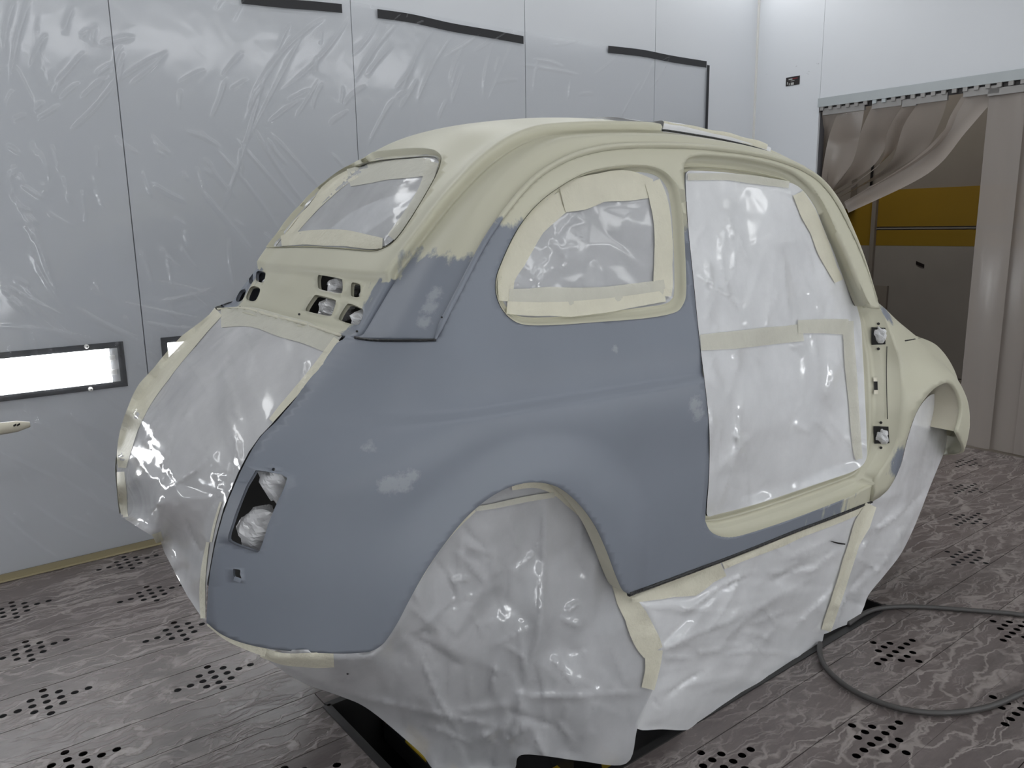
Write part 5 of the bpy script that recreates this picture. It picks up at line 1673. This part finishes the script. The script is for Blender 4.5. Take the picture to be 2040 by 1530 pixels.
_s = film('sheet', FP, FD, 'film', 5, ((100, .022), (48, .014), (22, .006)),
     [((1860, 790), (1850, 860), 6, .010), ((1820, 830), (1845, 870), 4, .010), ((1845, 870), (1862, 800), 4, .010), ((1800, 920), (1860, 930), 8, .008), ((1770, 1100), (1840, 1000), 10, .012),
      ((1740, 1030), (1770, 1100), 9, .010), ((1700, 1180), (1760, 1120), 9, .012), ((1850, 900), (1820, 1020), 12, -.008), ((1866, 810), (1886, 800), 4, .010)], grain=(-65, 1.5), folds=((16, -62, 18, 90, 4, 0.022), (12, 20, 25, 50, 4, 0.018), (14, -40, 40, 40, 3, 0.012)), parent=ff, seed=51, pin=12)
FD = depth_mesh(_s, FD)
tape('tape', [(1895, 775), (1905, 800), (1900, 835), (1890, 868)], [30, 34, 34, 22], depth_rbf([at(1880, 770, -.52), at(1915, 800, -.50), at(1905, 860, -.50), at(1880, 870, -.50)]), 'tape', .0, ff, 71, .12, .004)

# --- sunroof opening and windscreen
sun3 = [TOP.fn(np.array([u]), np.array([v]))[0] for u, v in SUN]
sr = thing_film('sunroof_film', (.9, 0, 1.3), 'masking film and cream tape over the sunroof opening')
us, vs = np.linspace(KC + .05, E_ - KC - .05, 41), np.linspace(12.3, 15.2, 25)
U, Vv = np.meshgrid(us, vs, indexing='ij'); PP = TOP.fn(U.ravel(), Vv.ravel())
hh = .004 * facets(np.stack([PP[:, 0], PP[:, 1]], 1), .12, 3) + .0015 * facets(np.stack([PP[:, 0], PP[:, 1]], 1), .04, 4)
edge = np.minimum(np.minimum((U.ravel() - us[0]), us[-1] - U.ravel()) * .02, .012)
PP[:, 2] += -.004 + hh + edge
nS = len(vs)
mesh_obj('sheet', PP, [(i * nS + j, (i + 1) * nS + j, (i + 1) * nS + j + 1, i * nS + j + 1) for i in range(40) for j in range(nS - 1)], 'film_white', sr)
e0 = TOP.fn(np.full(30, KC + .22), np.linspace(12.3, 15.1, 30)) + [0, 0, .006]; e1 = TOP.fn(np.full(30, KC + .60), np.linspace(12.3, 15.1, 30)) + [0, 0, .016]
V = np.vstack([e0, e1]); V[:, 2] += .0015 * np.sin(np.arange(60) * .7)
mesh_obj('tape', V, [(i, i + 1, 31 + i, 30 + i) for i in range(29)], 'tape', sr)
mesh_obj('frame_gap', *tube_geo(TOP.fn(np.full(30, KC + .20), np.linspace(12.3, 15.1, 30)) + [0, 0, .003], .003, 6), 'seal', sr)

wsb = [np.array([1.56 - .06 * (y / .5) ** 2 + .06, y, .835]) for y in np.linspace(-.50, .50, 15)]
wst = [TOP.fn(np.array([u]), np.array([16.0]))[0] + [0.002, 0, -.01] for u in np.linspace(.6, E_ - .6, 15)]
ws = thing_film('windscreen_film', (1.5, 0, .84), 'white masking film over the windscreen on the far side of the shell')
V = []
for a, b in zip(wsb, wst):
    for f in np.linspace(0, 1, 10): V.append(a + (b - a) * f + np.array([.03, 0, .02]) * math.sin(math.pi * f))
mesh_obj('sheet', V, [(i * 10 + j, (i + 1) * 10 + j, (i + 1) * 10 + j + 1, i * 10 + j + 1) for i in range(14) for j in range(9)], 'film', ws)

# --- left side of the car: plain sheets in the window, door and arches (far side)
def mirrored(src, name, label, cat='masking film'):
    r = empty(name, np.array(src.location) * [1, -1, 1], label, cat)
    for ch in [c for c in src.children if c.name.startswith('sheet')]:
        P = np.array([v.co[:] for v in ch.data.vertices]) * [1, -1, 1]
        F = [tuple(p.vertices)[::-1] for p in ch.data.polygons]
        mesh_obj('sheet', P, F, ch.data.materials[0], r)
    return r


mirrored(af, 'wheel_arch_film', 'masking film under the far rear wheel arch, hidden behind the shell')
mirrored(sf, 'sill_film', 'masking film below the far door sill, hidden behind the shell')
mirrored(ff, 'front_arch_film', 'masking film in the far front wheel arch, hidden behind the shell')


# --- wads of crumpled film stuffed in the openings
def wad(name, c, r, label, seed, mat='film_white', group=None):
    rg = np.random.default_rng(seed); V = []; F = []; nu_, nv_ = 34, 20
    dirs = rg.normal(0, 1, (70, 3)); dirs /= np.linalg.norm(dirs, axis=1)[:, None]; off = rg.uniform(.70, 1.0, 70)
    for i in range(nv_ + 1):
        th = math.pi * i / nv_
        for j in range(nu_):
            ph = 2 * math.pi * j / nu_ + .1 * i
            d = np.array([math.sin(th) * math.cos(ph), math.sin(th) * math.sin(ph), math.cos(th)])
            q = dirs @ d; k_ = off / np.maximum(q, .05); s = min(k_.min(), 1.15) - .22 * max(0, math.sin(3.1 * d[0] + 5 * d[2] + seed) * math.sin(4.3 * d[1] - 2 * d[0] + seed))
            V.append(np.asarray(c) + d * s * np.asarray(r))
    for i in range(nv_):
        for j in range(nu_): F.append((i * nu_ + j, i * nu_ + (j + 1) % nu_, (i + 1) * nu_ + (j + 1) % nu_, (i + 1) * nu_ + j))
    o = mesh_obj(name, V, F, mat, smooth=False)
    tag(o, label, 'masking film', group); return o


P0 = SIDE.hit(530, 985)[0]; P1_ = SIDE.hit(492, 1065)[0]
wad('film_wad', P0 + [.042, .040, .015], (.05, .05, .06), 'white wad of film in the upper part of the tail lamp opening', 61)
wad('film_wad', P1_ + [.042, .040, -.01], (.065, .05, .06), 'greyish wad of film in the lower part of the tail lamp opening', 62, 'film_gloss')
for i, (px, py, r, lab) in enumerate([
        (657, 567, .045, 'film wad behind the upper right wide vent slot below the rear window'),
        (709, 584, .030, 'film wad behind the small square vent slot at the right'),
        (640, 612, .045, 'film wad behind the lower right wide vent slot'),
        (702, 634, .036, 'film wad behind the lower right corner vent slot'),
        (520, 558, .030, 'film wad behind the small vent slot at the upper left'),
        (508, 588, .030, 'film wad behind the lower left vent slot')]):
    p = TOP.hit(px, py)[0] + np.array([.040, .015, -.012])
    wad('film_wad', p, (r * 1.1, r * 1.2, r * .9), lab, 70 + i, 'film_gloss' if i in (0, 2) else 'film_white')
for (cx, cy, lab, sd) in ((1752, 667, 'white wad of film in the upper door hinge pocket', 81), (1756, 868, 'white wad of film in the lower door hinge pocket', 82)):
    p = PILL([(cx, cy)])[0]
    wad('film_wad', p, (.024, .030, .034), lab, sd)

# --- cream painted part on a stand at the left edge
pe = at_wall(60, 848, 1.3); py_ = at_wall(0, 849, 1.3)
b0 = 1.3; a_end = T @ pe; z_mid = pe[2] + .006
part = empty('trim_part', room(a_end - .5, b0, z_mid - .02), 'slim cream painted car trim part with slots at the left edge', 'car part')
prof = [(-.024, 0), (-.016, -.014), (.004, -.019), (.019, -.008), (.019, .0), (.008, .012), (-.010, .012)]
V = []; stn = np.linspace(0, 1, 24)
for f in stn:
    a = a_end - .9 * f; s = 1 - .55 * math.exp(-f * 45)
    for z, d in prof: V.append(room(a, b0 + d * s, z_mid + z * s + .004 * f))
k7 = len(prof); F = [(i * k7 + j, i * k7 + (j + 1) % k7, (i + 1) * k7 + (j + 1) % k7, (i + 1) * k7 + j) for i in range(23) for j in range(k7)] + [tuple(range(k7)), tuple(range(23 * k7, 24 * k7))]
mesh_obj('body', V, F, 'cream_plain', part)
for f in (.075, .095, .30):
    a = a_end - .9 * f * .6
    mesh_obj('slot', *box_geo(room(a, b0 - .0195, z_mid + .002), T * .009 + np.array([0, 0, .004]), N * .004, np.array([0, 0, .006])), 'dark', part, smooth=False)
st = empty('work_stand', room(a_end - .55, b0, FLOOR), 'thin steel work stand holding the cream trim part outside the left edge', 'stand')
mesh_obj('pole', *tube_geo([room(a_end - .55, b0, FLOOR + .01), room(a_end - .55, b0, z_mid - .024)], .012, 10), 'steel', st)
for an in (0, 2.09, 4.19):
    mesh_obj('leg', *tube_geo([room(a_end - .55, b0, FLOOR + .06), room(a_end - .55 + .25 * math.cos(an), b0 + .25 * math.sin(an), FLOOR + .012)], .010, 8), 'steel', st)
